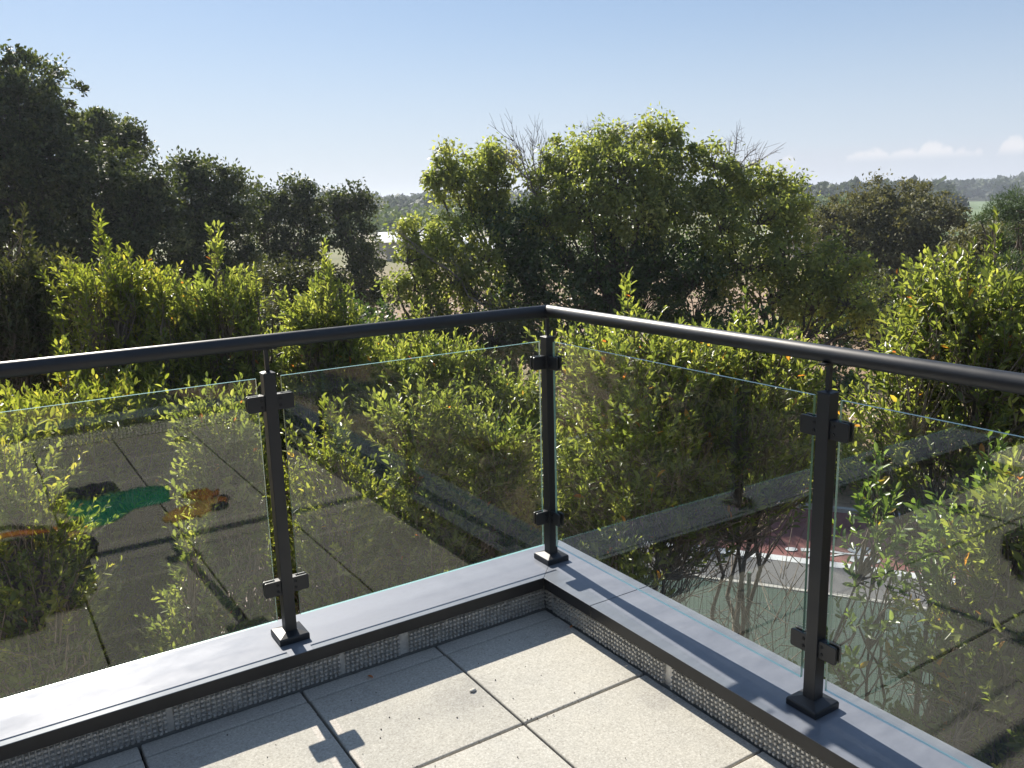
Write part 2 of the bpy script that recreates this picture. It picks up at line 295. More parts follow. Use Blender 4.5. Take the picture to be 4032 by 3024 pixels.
G = -4.33   # ground level below the terrace coping
leaf_protos = {}
def leaf_proto(mat, k):
    key = (mat.name, k)
    if key not in leaf_protos:
        r = [.05, .2, .35, .5, .65, .8, .9, .97][k]
        leaf_protos[key] = leaves_mesh('leaf', np.zeros((1, 3)), np.array([[1., 0, 0]]), np.array([[0, 0, 1.]]), np.array([1.]), np.array([.42]), np.array([r]), mat)
    return leaf_protos[key]
def shrub(name, base_xy, top_z, width, label, cat='shrub', group=None, mat=m_leaf, seed=1, nshoot=420, L0=.076, low=.30, leaders=6, sparse=1.0, single=0, depth=None, stems=6, twig=m_twig, lpow=1.0, spread=.55, lean=(0, 0), tmax=.86, ll=1.35):
    rng = np.random.default_rng(seed); bx, by = base_xy; H = top_z - G; depth = depth or width*.8
    root = empty(name, (bx, by, G)); tag(root, label, cat, group)
    bearing = math.atan2(by-CAM[1], bx-CAM[0]); ca, sa = math.cos(bearing), math.sin(bearing)
    def loc(u, v, t):   # u across, v in depth, t height fraction
        x = -sa*u + ca*v; y = ca*u + sa*v
        return np.stack([bx + x + lean[0]*t, by + y + lean[1]*t, G + t*H], -1)
    # crown profile
    T = low + (tmax-low)*rng.random(nshoot*3)**lpow; th = rng.random(nshoot*3)*2*np.pi; R = rng.random(nshoot*3)**.42
    prof = np.where(T < .62, .62+.38*np.clip((T-low)/(.62-low), 0, 1), 1-((T-.62)/.38)**1.7*.8)
    lob = 1 + .28*np.sin(3*th + 5*T + seed) + .18*np.sin(7*T*2 + 2*th + seed*2)
    u = R*prof*lob*width/2*np.cos(th); v = R*prof*lob*depth/2*np.sin(th)
    P = loc(u, v, T)
    # gaps: reject shoots by a smooth 3D pattern
    g = np.sin(P[:, 0]*3.1+seed)*np.sin(P[:, 1]*2.7+seed*1.7)*np.sin(P[:, 2]*2.9+seed*.6) + rng.normal(0, .25, len(P))
    keep = g > -.28
    keep &= rng.random(len(P)) < np.clip(.22 + (T-low)/(.38), .1, 1)*sparse
    P = P[keep][:nshoot]; u = u[keep][:nshoot]; v = v[keep][:nshoot]; T = T[keep][:nshoot]; n = len(P)
    outw = unit(np.stack([-sa*u + ca*v, ca*u + sa*v, np.zeros(n)], -1))
    D = unit(outw*spread*(.4+.9*rng.random((n, 1))) + np.array([0, 0, 1.]) + rng.normal(0, .26, (n, 3)))
    LL = rng.uniform(.22, .50, n)
    # leaders: long vertical shoots that break the outline
    for k in range(leaders):
        uu = (k+.5)/leaders*2-1; uu = uu*.40*width + rng.normal(0, .06*width); hh = 1-(.02+.62*abs(uu/width))*(.35+.65*rng.random())
        if k == leaders//2: uu = rng.normal(0, .05*width); hh = 1.0
        c0 = loc(np.array([uu]), np.array([rng.normal(0, .15*depth)]), np.array([hh]))[0]
        m = 44; hs = np.concatenate([[0, .04], rng.random(m-2)**.75*ll]); a = rng.random(m)*6.28
        rr = hs*rng.uniform(.08, .30, m)
        pp = c0 + np.stack([rr*np.cos(a), rr*np.sin(a), -hs], -1) - np.array([0, 0, .30])
        dd = unit(np.array([0, 0, 1.]) + np.stack([np.cos(a), np.sin(a), 0*a], -1)*np.minimum(.75, hs*1.6)[:, None] + rng.normal(0, .12, (m, 3)))
        P = np.concatenate([P, pp]); D = np.concatenate([D, dd]); LL = np.concatenate([LL, np.where(hs < .1, .38, .28)]); T = np.concatenate([T, np.full(m, hh)])
    n = len(P); m = 14
    s = (np.arange(m)+.5)/m; s = .12 + .88*s
    ang = np.arange(m)*2.4
    a0 = rng.random(n)*6.28
    X = unit(np.cross(D, np.array([[.3, .2, 1.]])+rng.normal(0, .2, (n, 3)))); Y = np.cross(D, X)
    A = ang[None] + a0[:, None]
    rad = X[:, None]*np.cos(A)[..., None] + Y[:, None]*np.sin(A)[..., None]
    tilt = (1.15 - .75*s)[None, :, None] + rng.normal(0, .18, (n, m, 1))
    ld = D[:, None]*np.cos(tilt) + rad*np.sin(tilt)
    ln = D[:, None]*np.sin(tilt) - rad*np.cos(tilt) + rng.normal(0, .35, (n, m, 3))
    lp = P[:, None] + D[:, None]*(s[None, :, None]*LL[:, None, None]) + rng.normal(0, .008, (n, m, 3))
    lp = lp.reshape(-1, 3); ld = ld.reshape(-1, 3); ln = ln.reshape(-1, 3); nl = len(lp)
    L = L0*rng.uniform(.5, 1.3, nl)*np.tile(.8+.35*np.sin(np.pi*s), n); Wd = L*rng.uniform(.34, .46, nl)
    rnd = np.clip(np.repeat(rng.normal(.48, .22, n), m) + rng.normal(0, .12, nl), 0, .93); o = rng.random(nl); rnd = np.where(o > .996, rng.uniform(.95, 1, nl), rnd)
    tk = rng.random(nl) < .93; lp, ld, ln, L, Wd, rnd = [q[tk] for q in (lp, ld, ln, L, Wd, rnd)]
    # the largest-looking leaves become objects of their own
    if single:
        Vv = lp - CAM; z = Vv @ _fw; x = 512 + F/4032*1024*(Vv @ _r)/z; y = 384 - F/4032*1024*(Vv @ _u)/z
        px = L*F/4032*1024/z; okm = (x > 5) & (x < 1019) & (y > 5) & (y < 763)
        score = np.where(okm, px, 0); ids = np.argsort(-score)[:single]; ids = ids[score[ids] > 8.0]
        mask = np.ones(len(lp), bool); mask[ids] = False
        Df, Sf, Nf = leaf_frames(ld[ids], ln[ids])
        for j, i in enumerate(ids):
            ob = bpy.data.objects.new('leaf', leaf_proto(mat, int(min(7, rnd[i]*8)))); COL.objects.link(ob); ob.parent = root
            q = lp[i] - np.array([bx, by, G]); k = L[i]; d, sd, nn = Df[j]*k, -Sf[j]*k, Nf[j]*k
            ob.matrix_local = Matrix(((d[0], sd[0], nn[0], q[0]), (d[1], sd[1], nn[1], q[1]), (d[2], sd[2], nn[2], q[2]), (0, 0, 0, 1)))
        lp, ld, ln, L, Wd, rnd = [q[mask] for q in (lp, ld, ln, L, Wd, rnd)]
    f = link('foliage', leaves_mesh(name+'_foliage', lp, ld, ln, L, Wd, rnd, mat), root); f['kind'] = 'stuff'
    # stems and twigs
    tb = Tubes(); sp_ = []
    for k in range(stems):
        a = rng.random()*6.28; r = rng.random()**.5*.30*width; tt = rng.uniform(.6, .93)
        e = loc(np.array([math.cos(a)*r]), np.array([math.sin(a)*r*.8]), np.array([tt]))[0]
        b0 = np.array([bx, by, G-.1]) + np.array([rng.normal(0, .16), rng.normal(0, .16), 0])
        tq = path_tubes(b0, e, .035, .008, .035, rng, 9); tb.add(tq); sp_.append(np.concatenate([tq[0], tq[1][-1:]]))
    SP = np.concatenate(sp_)
    link('stem', tb.mesh(name+'_stem', m_bark, 6), root)
    tb = Tubes(); sel = rng.random(n) < .8; Ps = P[sel]; Ds = D[sel]; Ls = LL[sel]
    tb.add((Ps, Ps+Ds*Ls[:, None], np.full(len(Ps), .0045), np.full(len(Ps), .0022)))
    cand = SP[None] + np.zeros((len(Ps), 1, 1)); dd = np.linalg.norm(cand - (Ps - np.array([0, 0, .45]))[:, None], axis=2); j = dd.argmin(1)
    mid = (SP[j] + Ps)/2 + rng.normal(0, .05, (len(Ps), 3)) - np.array([0, 0, .06])
    tb.add((SP[j], mid, np.full(len(Ps), .010), np.full(len(Ps), .007))); tb.add((mid, Ps, np.full(len(Ps), .007), np.full(len(Ps), .0045)))
    # bare twigs low down
    nb = int(nshoot*.35); Tb = rng.uniform(.12, .55, nb); tht = rng.random(nb)*6.28; Rb = rng.random(nb)**.5
    Pb = loc(Rb*np.cos(tht)*width*.42, Rb*np.sin(tht)*depth*.42, Tb); E = Pb + unit(rng.normal(0, .5, (nb, 3)) + np.array([0, 0, .7]))*rng.uniform(.25, .8, (nb, 1))
    tb.add((Pb, E, np.full(nb, .005), np.full(nb, .0018)))
    tw = link('twigs', tb.mesh(name+'_twigs', twig, 4), root); tw['kind'] = 'stuff'
    return root
def tree(name, lobes, label, dist, mat, seed=1, cat='tree', group=None, dens=1.0, leafL=.12, droop=0.0, trunk=None, clump=.26, sq=.85, wr=.6, trunk_r=.22, core=None, per=84, hollow=.5, base=None, zs=.78, br=.24, lr=1.0):
    """lobes: (px, py, radius px, depth offset m[, material index]) read off the photo at a real distance"""
    rng = np.random.default_rng(seed); pxm = 1795/dist; LP, LD, LN, LL, LR = [], [], [], [], []
    cs = []
    for lb in lobes:
        c = at(lb[0], lb[1], dist + lb[3]); r = lb[2]/pxm*(dist+lb[3])/dist*lr; cs.append((c, r))
    cx = np.mean([c[0] for c, r in cs]); cyy = np.mean([c[1] for c, r in cs])
    bx, by = (base if base else (cx, cyy)); root = empty(name, (bx, by, G)); tag(root, label, cat, group)
    tb = Tubes(); tr = Tubes(); tip = np.array([cx, cyy, min(c[2] for c, r in cs)-.2]); fork = np.array([bx, by, G]) + (tip-np.array([bx, by, G]))*.55
    tr.add(path_tubes((bx, by, G-.2), fork, trunk_r, trunk_r*.7, .03, rng, 5))
    for c, r in cs:
        area = 4*np.pi*r*r; nc = int(area*4.2*dens*(.24/clump)**2) + 6
        th = rng.random(nc)*6.283; z = rng.uniform(-.75, 1, nc); s = np.sqrt(1-z*z)
        d = np.stack([s*np.cos(th), s*np.sin(th), z*sq], -1)
        bumpy = 1 + .30*np.sin(d[:, 0]*6+c[0]*3+seed)*np.sin(d[:, 1]*5+c[1])*1.2 + .14*np.sin(d[:, 2]*9+seed)
        rr = r*bumpy*(hollow + (1-hollow)*rng.random(nc)**.45)
        spr = rng.random(nc) < .13; rr = np.where(spr, r*rng.uniform(1.02, 1.34, nc), rr)
        C = c + d*rr[:, None]
        tb.add(path_tubes(fork + rng.normal(0, .1, 3), c + np.array([0, 0, -.2*r]), trunk_r*br, .02, .06, rng, 6))
        ci = rng.random(nc) < .75; Cs = C[ci]; k = len(Cs); mid = c + (Cs-c)*.45 + rng.normal(0, .08*r, (k, 3))
        tb.add((np.repeat((c+np.array([0, 0, -.2*r]))[None], k, 0), mid, np.full(k, .022), np.full(k, .014))); tb.add((mid, Cs, np.full(k, .014), np.full(k, .005)))
        m = per; sizes = np.where(spr, rng.uniform(.3, .62, nc), rng.uniform(.45, 1.45, nc))
        dv = unit(rng.normal(0, 1, (nc, m, 3)) + (d*.55 + np.array([0, 0, .35]))[:, None]); off = dv*(rng.random((nc, m, 1))**.38)*clump*1.45*sizes[:, None, None]*np.array([1, 1, zs])*(1+.25*rng.normal(0, 1, (nc, m, 1)).clip(-1.5, 1.5))
        p = (C[:, None] + off).reshape(-1, 3); k = len(p)
        outd = dv.reshape(-1, 3)
        dr = unit(rng.normal(0, 1, (k, 3)) + outd*.5 + np.array([0, 0, 1.])*(.35 - droop*1.9)); nn = unit(rng.normal(0, .55, (k, 3)) + outd*.5 + np.array([0, 0, .8]))
        LP.append(p); LD.append(dr); LN.append(nn); LL.append(leafL*rng.uniform(.6, 1.25, k)); LR.append(np.clip(np.repeat(rng.normal(.5, .17, nc), m) + rng.normal(0, .14, k), 0, 1))
    P, D, Nn, L, R = [np.concatenate(q) for q in (LP, LD, LN, LL, LR)]
    f = link('crown', leaves_mesh(name+'_crown', P, D, Nn, L, L*wr, R, mat, False), root); f['kind'] = 'stuff'
    link('trunk', tr.mesh(name+'_trunk', m_bark, 8), root); b = link('branches', tb.mesh(name+'_branches', m_bark, 4), root); b['kind'] = 'stuff'
    return root

exec_parts = []
# ================================================================== LARGE STRUCTURE: ground, road, hills
def ground_mat():
    m, t, p = new_mat('dry_soil_ground')
    n = tex_noise(t, .35, 6, .65); n2 = tex_noise(t, 9, 5, .7); n3 = tex_noise(t, .02, 4)
    c = cramp(t, n2, [(.3, (.21, .145, .095)), (.55, (.33, .24, .165)), (.75, (.42, .32, .23))])
    gcol = cramp(t, n2, [(.3, (.09, .10, .045)), (.7, (.19, .18, .09))])
    mx = N(t, 'ShaderNodeMixRGB'); t.links.new(cramp(t, n, [(.55, (0,)*3), (.66, (1,)*3)]), mx.inputs[0]); t.links.new(c, mx.inputs[1]); t.links.new(gcol, mx.inputs[2])
    far = cramp(t, n3, [(.35, (.10, .115, .05)), (.5, (.20, .19, .10)), (.6, (.09, .13, .045))])
    g = N(t, 'ShaderNodeNewGeometry'); ln = N(t, 'ShaderNodeVectorMath', operation='LENGTH'); t.links.new(g.outputs['Position'], ln.inputs[0])
    mx2 = N(t, 'ShaderNodeMixRGB'); t.links.new(mrange(t, ln.outputs['Value'], 55, 90, 0, 1), mx2.inputs[0]); t.links.new(mx.outputs[0], mx2.inputs[1]); t.links.new(far, mx2.inputs[2])
    t.links.new(mx2.outputs[0], p.inputs['Base Color']); p.inputs['Roughness'].default_value = .95; p.inputs['Specular IOR Level'].default_value = .15
    bump(t, p, n2, .8, .05); return m
m_ground = ground_mat()
nr, na = 60, 96; rads = np.concatenate([np.linspace(0, 60, 30), np.geomspace(66, 1480, 30)]); A = np.linspace(0, 2*np.pi, na, endpoint=False)
V = [];
for i, r in enumerate(rads):
    for a in A:
        x, y = r*math.cos(a), r*math.sin(a); z = G
        if r > 14 and not (y < 3): z += .10*math.sin(x*.35)*math.sin(y*.3)*min(1, (r-14)/10) - .05
        V.append((x, y, z))
loops = []
for i in range(nr-1):
    for k in range(na):
        k2 = (k+1) % na; loops += [i*na+k, (i+1)*na+k, (i+1)*na+k2, i*na+k2]
g = link('ground', mesh_np('ground', np.array(V), 4, loops, [m_ground], smooth=True)); g['kind'] = 'structure'
# curved lane round the building: lane line measured on the ground
cl = [(11.9, -2.0), (11.3, .8), (10.55, 2.9), (9.55, 4.64), (8.54, 6.12), (7.39, 7.75), (6.22, 9.53), (4.7, 10.95), (2.6, 12.1), (-.5, 13.0), (-5, 13.6), (-12, 13.8)]
def smooth_path(pts, n=8):
    P = [np.array(p, float) for p in pts]; P = [2*P[0]-P[1]] + P + [2*P[-1]-P[-2]]; o = []
    for i in range(1, len(P)-2):
        for k in range(n):
            s = k/n; o.append(.5*((2*P[i]) + (-P[i-1]+P[i+1])*s + (2*P[i-1]-5*P[i]+4*P[i+1]-P[i+2])*s*s + (-P[i-1]+3*P[i]-3*P[i+1]+P[i+2])*s**3))
    o.append(P[-2]); return np.array(o)
CLP = smooth_path(cl); tg = unit(np.gradient(CLP, axis=0)); nrm = np.stack([tg[:, 1], -tg[:, 0]], 1)   # outward, away from the building
if (nrm[len(nrm)//2] @ CLP[len(CLP)//2]) < 0: nrm = -nrm
def ribbon(name, o0, o1, z, mat, h=.0, kind='structure', parent=None, i0=0, i1=999):
    a = (CLP + nrm*o0)[i0:i1]; b = (CLP + nrm*o1)[i0:i1]; n = len(a); bm = bmesh.new()
    lo = [bm.verts.new((*p, z)) for p in a]; hi = [bm.verts.new((*p, z)) for p in b]
    for i in range(n-1): 
        f = bm.faces.new((lo[i], lo[i+1], hi[i+1], hi[i]))
    bmesh.ops.recalc_face_normals(bm, faces=bm.faces)
    if bm.faces[0].normal.z < 0 if bm.faces.ensure_lookup_table() is None else False: bmesh.ops.reverse_faces(bm, faces=bm.faces)
    o = obj(name, bm, mat, parent)
    if h:
        s = o.modifiers.new('solid', 'SOLIDIFY'); s.thickness = h; s.offset = 1
    if kind and parent is None: o['kind'] = kind
    return o
def road_mat(name, a, b, sc=60):
    m, t, p = new_mat(name); v = tex_noise(t, sc, 4, .7); v2 = tex_noise(t, 1.3, 5)
    c = cramp(t, v, [(.3, a), (.7, b)]); mu = N(t, 'ShaderNodeMixRGB', blend_type='MULTIPLY'); mu.inputs[0].default_value = 1
    t.links.new(c, mu.inputs[1]); t.links.new(cramp(t, v2, [(.3, (.8,)*3), (.7, (1.1,)*3)]), mu.inputs[2]); t.links.new(mu.outputs[0], p.inputs['Base Color']); p.inputs['Roughness'].default_value = .9; bump(t, p, v, .4, .004); return m
m_asph = road_mat('grey_asphalt', (.075, .075, .08), (.12, .12, .125)); m_red = road_mat('dark_red_lane_surface', (.15, .055, .05), (.22, .085, .075)); m_green = road_mat('green_court_surface', (.013, .036, .026), (.022, .052, .038), 30)  # court green is darkened to carry the tree shade in its colour
m_paint = road_mat('white_road_paint', (.42, .44, .45), (.56, .57, .58), 25); m_conc = road_mat('kerb_concrete', (.30, .29, .27), (.42, .41, .38), 40)  # road white is toned down in colour for the shade over the lane
ribbon('green_court', -7.5, -1.12, G+.012, m_green, i1=58)
ribbon('pink_paving', -7.5, -1.12, G+.012, road_mat('pink_beige_paving', (.36, .27, .23), (.47, .36, .31), 20), i0=57, i1=82)  # pale pink puts the sunlight on this stretch into its colour
ribbon('asphalt_path', -1.06, .02, G+.020, m_asph); tag(ribbon('kerb', -1.14, -1.06, G-.02, m_conc, .05))
ribbon('cycle_lane', .02, 2.5, G+.016, m_red)
ribbon('lane_line', -.10, .12, G+.026, m_paint, parent=None)
ribbon('far_kerb', 2.5, 2.62, G-.02, m_conc, .11)
# bicycle symbol painted on the lane, wheels towards the building's right
bmS = bmesh.new(); u2 = np.array([-.686, .727]); v2_ = np.array([.812, .584]); c0 = np.array([9.87, 5.165])
def P2(u, v): q = c0 + u2*u + v2_*v; return (q[0], q[1], G+.030)
def ell(cu, cv, a, b, n=28): bmS.faces.new([bmS.verts.new(P2(cu+a*math.cos(t), cv+b*math.sin(t))) for t in [2*math.pi*k/n for k in range(n)]])
def bar(pa, pb, w):
    a = np.array(pa); b = np.array(pb); d = (b-a)/np.linalg.norm(b-a); n = np.array([-d[1], d[0]])*w/2
    bmS.faces.new([bmS.verts.new(P2(*q)) for q in (a-n, b-n, b+n, a+n)])
ell(0, .195, .25, .155); ell(0, -.195, .25, .155)
bar((.02, 0.02), (.32, .02), .06); bar((.32, .02), (.62, .10), .075); bar((.30, .0), (.50, -.12), .05); bar((.50, -.12), (.70, -.10), .05); bar((.62, .10), (.98, .06), .13); ell(1.13, .05, .10, .085, 16); bar((.8, .02), (.86, -.22), .05)
for f in bmS.faces:
    f.normal_update()
    if f.normal.z < 0: f.normal_flip()
tag(obj('bicycle_marking', bmS, m_paint), 'white bicycle symbol painted on the dark red lane inside the curved line', 'road marking')
# far fields on the right
def field(name, pts, z, mat):
    bm = bmesh.new(); f = bm.faces.new([bm.verts.new((*at(px, 500, d)[:2], z)) for px, d in pts]); f.normal_update()
    if f.normal.z < 0: f.normal_flip()
    o = obj(name, bm, mat); o['kind'] = 'structure'; return o
m_field = road_mat('bright_green_crop', (.095, .145, .05), (.13, .19, .07), .5)
field('green_field', [(2030, 190), (2300, 190), (2320, 560), (2030, 560)], G+.12, m_field)
m_dry = road_mat('dry_yellow_field', (.30, .27, .17), (.40, .36, .24), .5)
field('dry_field', [(760, 110), (1300, 110), (1300, 190), (760, 190)], G+.1, m_dry)

# ================================================================== BUILDING and terrace
house = empty('house', (-2, -2, G)); tag(house, 'pale rendered house whose roof terrace the picture is taken from', 'house')
obj('wall', B(-9.0, .10, -4.10, .10, G-.2, -.235), m_render, house)
obj('upper_wall', B(-9.0, -3.25, -4.10, -.33, -.235, 2.9), simple('dark_cladding', (.035, .033, .032), .7, 0, .3, .2, 3), house)  # unseen wall coloured dark to keep its mirror image in the glass dim
dw = obj('door', B(-3.262, -3.20, -2.35, -1.35, -.15, 1.95), simple('dark_door_frame', (.02, .022, .025), .4), house, bevel=.004)
obj('pane', B(-3.21, -3.195, -2.27, -1.43, -.05, 1.87), simple('dark_door_glass', (.02, .025, .03), .05, 0, .8), dw, world=True)
terr = B(-3.24, -.095, -3.92, -.095, -.233, -.196); tf = obj('terrace_floor', terr, m_sub); tf['kind'] = 'structure'
# paving slabs
XJ = [-.105] + [-.6142-.5201*k for k in range(6)]; YJ = [-.102, -.1845] + [-.7065-.5201*k for k in range(7)]
YJ[-1] = -3.915; XJ[-1] = -3.235
for i in range(len(XJ)-1):
    for j in range(len(YJ)-1):
        g2 = .0040; x1_, x0_ = XJ[i]-g2, XJ[i+1]+g2; y1_, y0_ = YJ[j]-g2, YJ[j+1]+g2
        if j == 0: y0_ += .0; 
        dz = random.uniform(-.0012, .0012) + (-.002 if j == 0 else 0)
        bm = B(-(x1_-x0_)/2, (x1_-x0_)/2, -(y1_-y0_)/2, (y1_-y0_)/2, -.0395, 0)
        o = obj('paving_slab', bm, m_pav, tf, bevel=.0055, world=False, seg=3)
        o.location = ((x0_+x1_)/2, (y0_+y1_)/2, -.15+dz); o.rotation_euler = (random.uniform(-.0012, .0012), random.uniform(-.0012, .0012), random.uniform(-.0015, .0015))
# parapet
WI, WO, FH = -.1305, .1495, -.0467
par = empty('parapet', (0, 0, -.2)); tag(par, 'low parapet with dark metal coping sheets round the terrace, glass railing on it', 'parapet')
bm = bmesh.new(); box(bm, -3.24, .10, -.100, .10, -.234, -.049); box(bm, -.100, .10, -3.92, -.101, -.234, -.049); box(bm, -3.24, .10, -4.1, -3.925, -.234, -.049)
obj('upstand', bm, simple('upstand_concrete', (.2, .2, .19), .9), par)
def prism_xy(pts, z0, z1): return poly_prism(bmesh.new(), pts, z0, z1)
def coping(pts):
    o = obj('coping_sheet', prism_xy(pts, -.0025, 0), m_cop, par, bevel=.0012); return o
coping([(WI, WI), (WO, WO), (-2.2, WO), (-2.2, WI)]); coping([(-2.203, WI), (-2.203, WO), (-3.24, WO), (-3.24, WI)])
coping([(WI, WI-.0015), (WI, -.4285), (WO, -.4285), (WO, WO-.0015)])
coping([(WI, -.4315), (WI, -2.9), (WO, -2.9), (WO, -.4315)]); coping([(WI, -2.903), (WI, -4.1), (WO, -4.1), (WO, -2.903)])
coping([(WI-.002, -3.885), (-3.24, -3.885), (-3.24, -4.15), (WI-.002, -4.15)])
def fas(name, x0, x1, y0, y1, z0=FH, z1=-.0027): obj(name, B(x0, x1, y0, y1, z0, z1), m_fascia, par, bevel=.0008)
fas('fascia', -3.24, WI, WI+.0006, WI+.003); fas('fascia', WI+.0006, WI+.003, -.4285, WI); fas('fascia', WI+.0006, WI+.003, -3.88, -.4315)
fas('fascia', -3.24, WI-.002, -3.888, -3.8856); fas('outer_fascia', -3.24, WO, WO-.003, WO-.0006, -.09); fas('outer_fascia', WO-.003, WO-.0006, -4.1, WO-.004, -.09)
# dimpled membrane strips (real dimples)
def dimples(p0, du, length, zb, zt, nrm, pitch, joints=(), plain=()):
    nc = int(length/pitch); nrw = int((zt-zb)/pitch); V = []; Lp = []
    def q(u, z, h): return (p0[0]+du[0]*u+nrm[0]*h, p0[1]+du[1]*u+nrm[1]*h, z)
    flip = (du[0]*nrm[1]-du[1]*nrm[0]) > 0
    def quad(a): 
        b = len(V); V.extend(a); Lp.extend([b, b+3, b+2, b+1] if flip else [b, b+1, b+2, b+3])
    for i in range(nc):
        u0 = i*pitch; isj = any(abs(u0-j) < pitch*.7 for j in joints)
        for k in range(nrw):
            z0 = zt-(k+1)*pitch; a = pitch*.10; b = pitch*.27; h = pitch*.75*(1+random.uniform(-.25, .25))
            jx = random.uniform(-.05, .05)*pitch
            if isj: quad([q(u0, z0, .001), q(u0+pitch, z0, .001), q(u0+pitch, z0+pitch, .001), q(u0, z0+pitch, .001)]); continue
            o = [(u0, z0), (u0+pitch, z0), (u0+pitch, z0+pitch), (u0, z0+pitch)]; m_ = [(u0+a, z0+a), (u0+pitch-a, z0+a), (u0+pitch-a, z0+pitch-a), (u0+a, z0+pitch-a)]
            t_ = [(u0+b+jx, z0+b), (u0+pitch-b+jx, z0+b), (u0+pitch-b+jx, z0+pitch-b), (u0+b+jx, z0+pitch-b)]
            for s in range(4):
                s2 = (s+1) % 4
                quad([q(*o[s], 0), q(*o[s2], 0), q(*m_[s2], 0), q(*m_[s], 0)])
                quad([q(*m_[s], 0), q(*m_[s2], 0), q(*t_[s2], h), q(*t_[s], h)])
            quad([q(*t_[0], h), q(*t_[1], h), q(*t_[2], h), q(*t_[3], h)])
    return mesh_np('membrane_strip', np.array(V), 4, Lp, [m_mem])
link('membrane_strip', dimples((-.112, -.1018), (-1, 0), 2.5, -.152, -.044, (0, -1), .0165, joints=(.62, .86, 1.44, 1.98)), par)
link('membrane_strip', dimples((-.1018, -.112), (0, -1), 3.7, -.152, -.044, (-1, 0), .0165, joints=(.03, .70, 1.6)), par)
link('membrane_strip', dimples((-.12, -3.922), (-1, 0), 3.1, -.152, -.0, (0, 1), .025, joints=(.6, 1.6)), par)

# ------------------------------------------------------------------ glass railing
rail = empty('glass_railing', (0, 0, 0)); tag(rail, 'dark anthracite railing with round handrail and clear glass panels on the parapet', 'railing')
ZR, RT = 1.0467, .0235
LPX, RPY = 1.1225, 1.3132
bm = bmesh.new(); tube_bm(bm, [(.006, .0, ZR), (-3.22, .0, ZR)], RT, 40)
# mitre the corner: slide first ring on the diagonal
bm.verts.ensure_lookup_table()
for v in bm.verts[:40]: v.co.x = v.co.y
o = obj('handrail', bm, m_coat, rail, smooth=True, bevel=.001)
bm = bmesh.new(); tube_bm(bm, [(.0, -.0014, ZR), (.0, -4.0, ZR)], RT, 40); bm.verts.ensure_lookup_table()
for v in bm.verts[:40]: v.co.y = v.co.x - .0012
obj('handrail', bm, m_coat, rail, smooth=True, bevel=.001)
def rounded_clamp(bm, x0, x1, z0, z1, y0, y1, r=.007):
    """plate with rounded outer corners in the xz plane; x1 is the outer side"""
    s = 1 if x1 > x0 else -1; pts = [(x0, z0)]
    for cx_, cz, a0 in ((x1-s*r, z0+r, -90), (x1-s*r, z1-r, 0)):
        for k in range(5): a = math.radians(a0+k*22.5); pts.append((cx_+s*r*math.cos(a), cz+r*math.sin(a)))
    pts.append((x0, z1))
    a = [bm.verts.new((x, y0, z)) for x, z in pts]; b = [bm.verts.new((x, y1, z)) for x, z in pts]; n = len(a)
    bm.faces.new(a); bm.faces.new(b[::-1])
    for i in range(n): bm.faces.new((a[i], b[i], b[(i+1) % n], a[(i+1) % n]))
    bmesh.ops.recalc_face_normals(bm, faces=bm.faces)
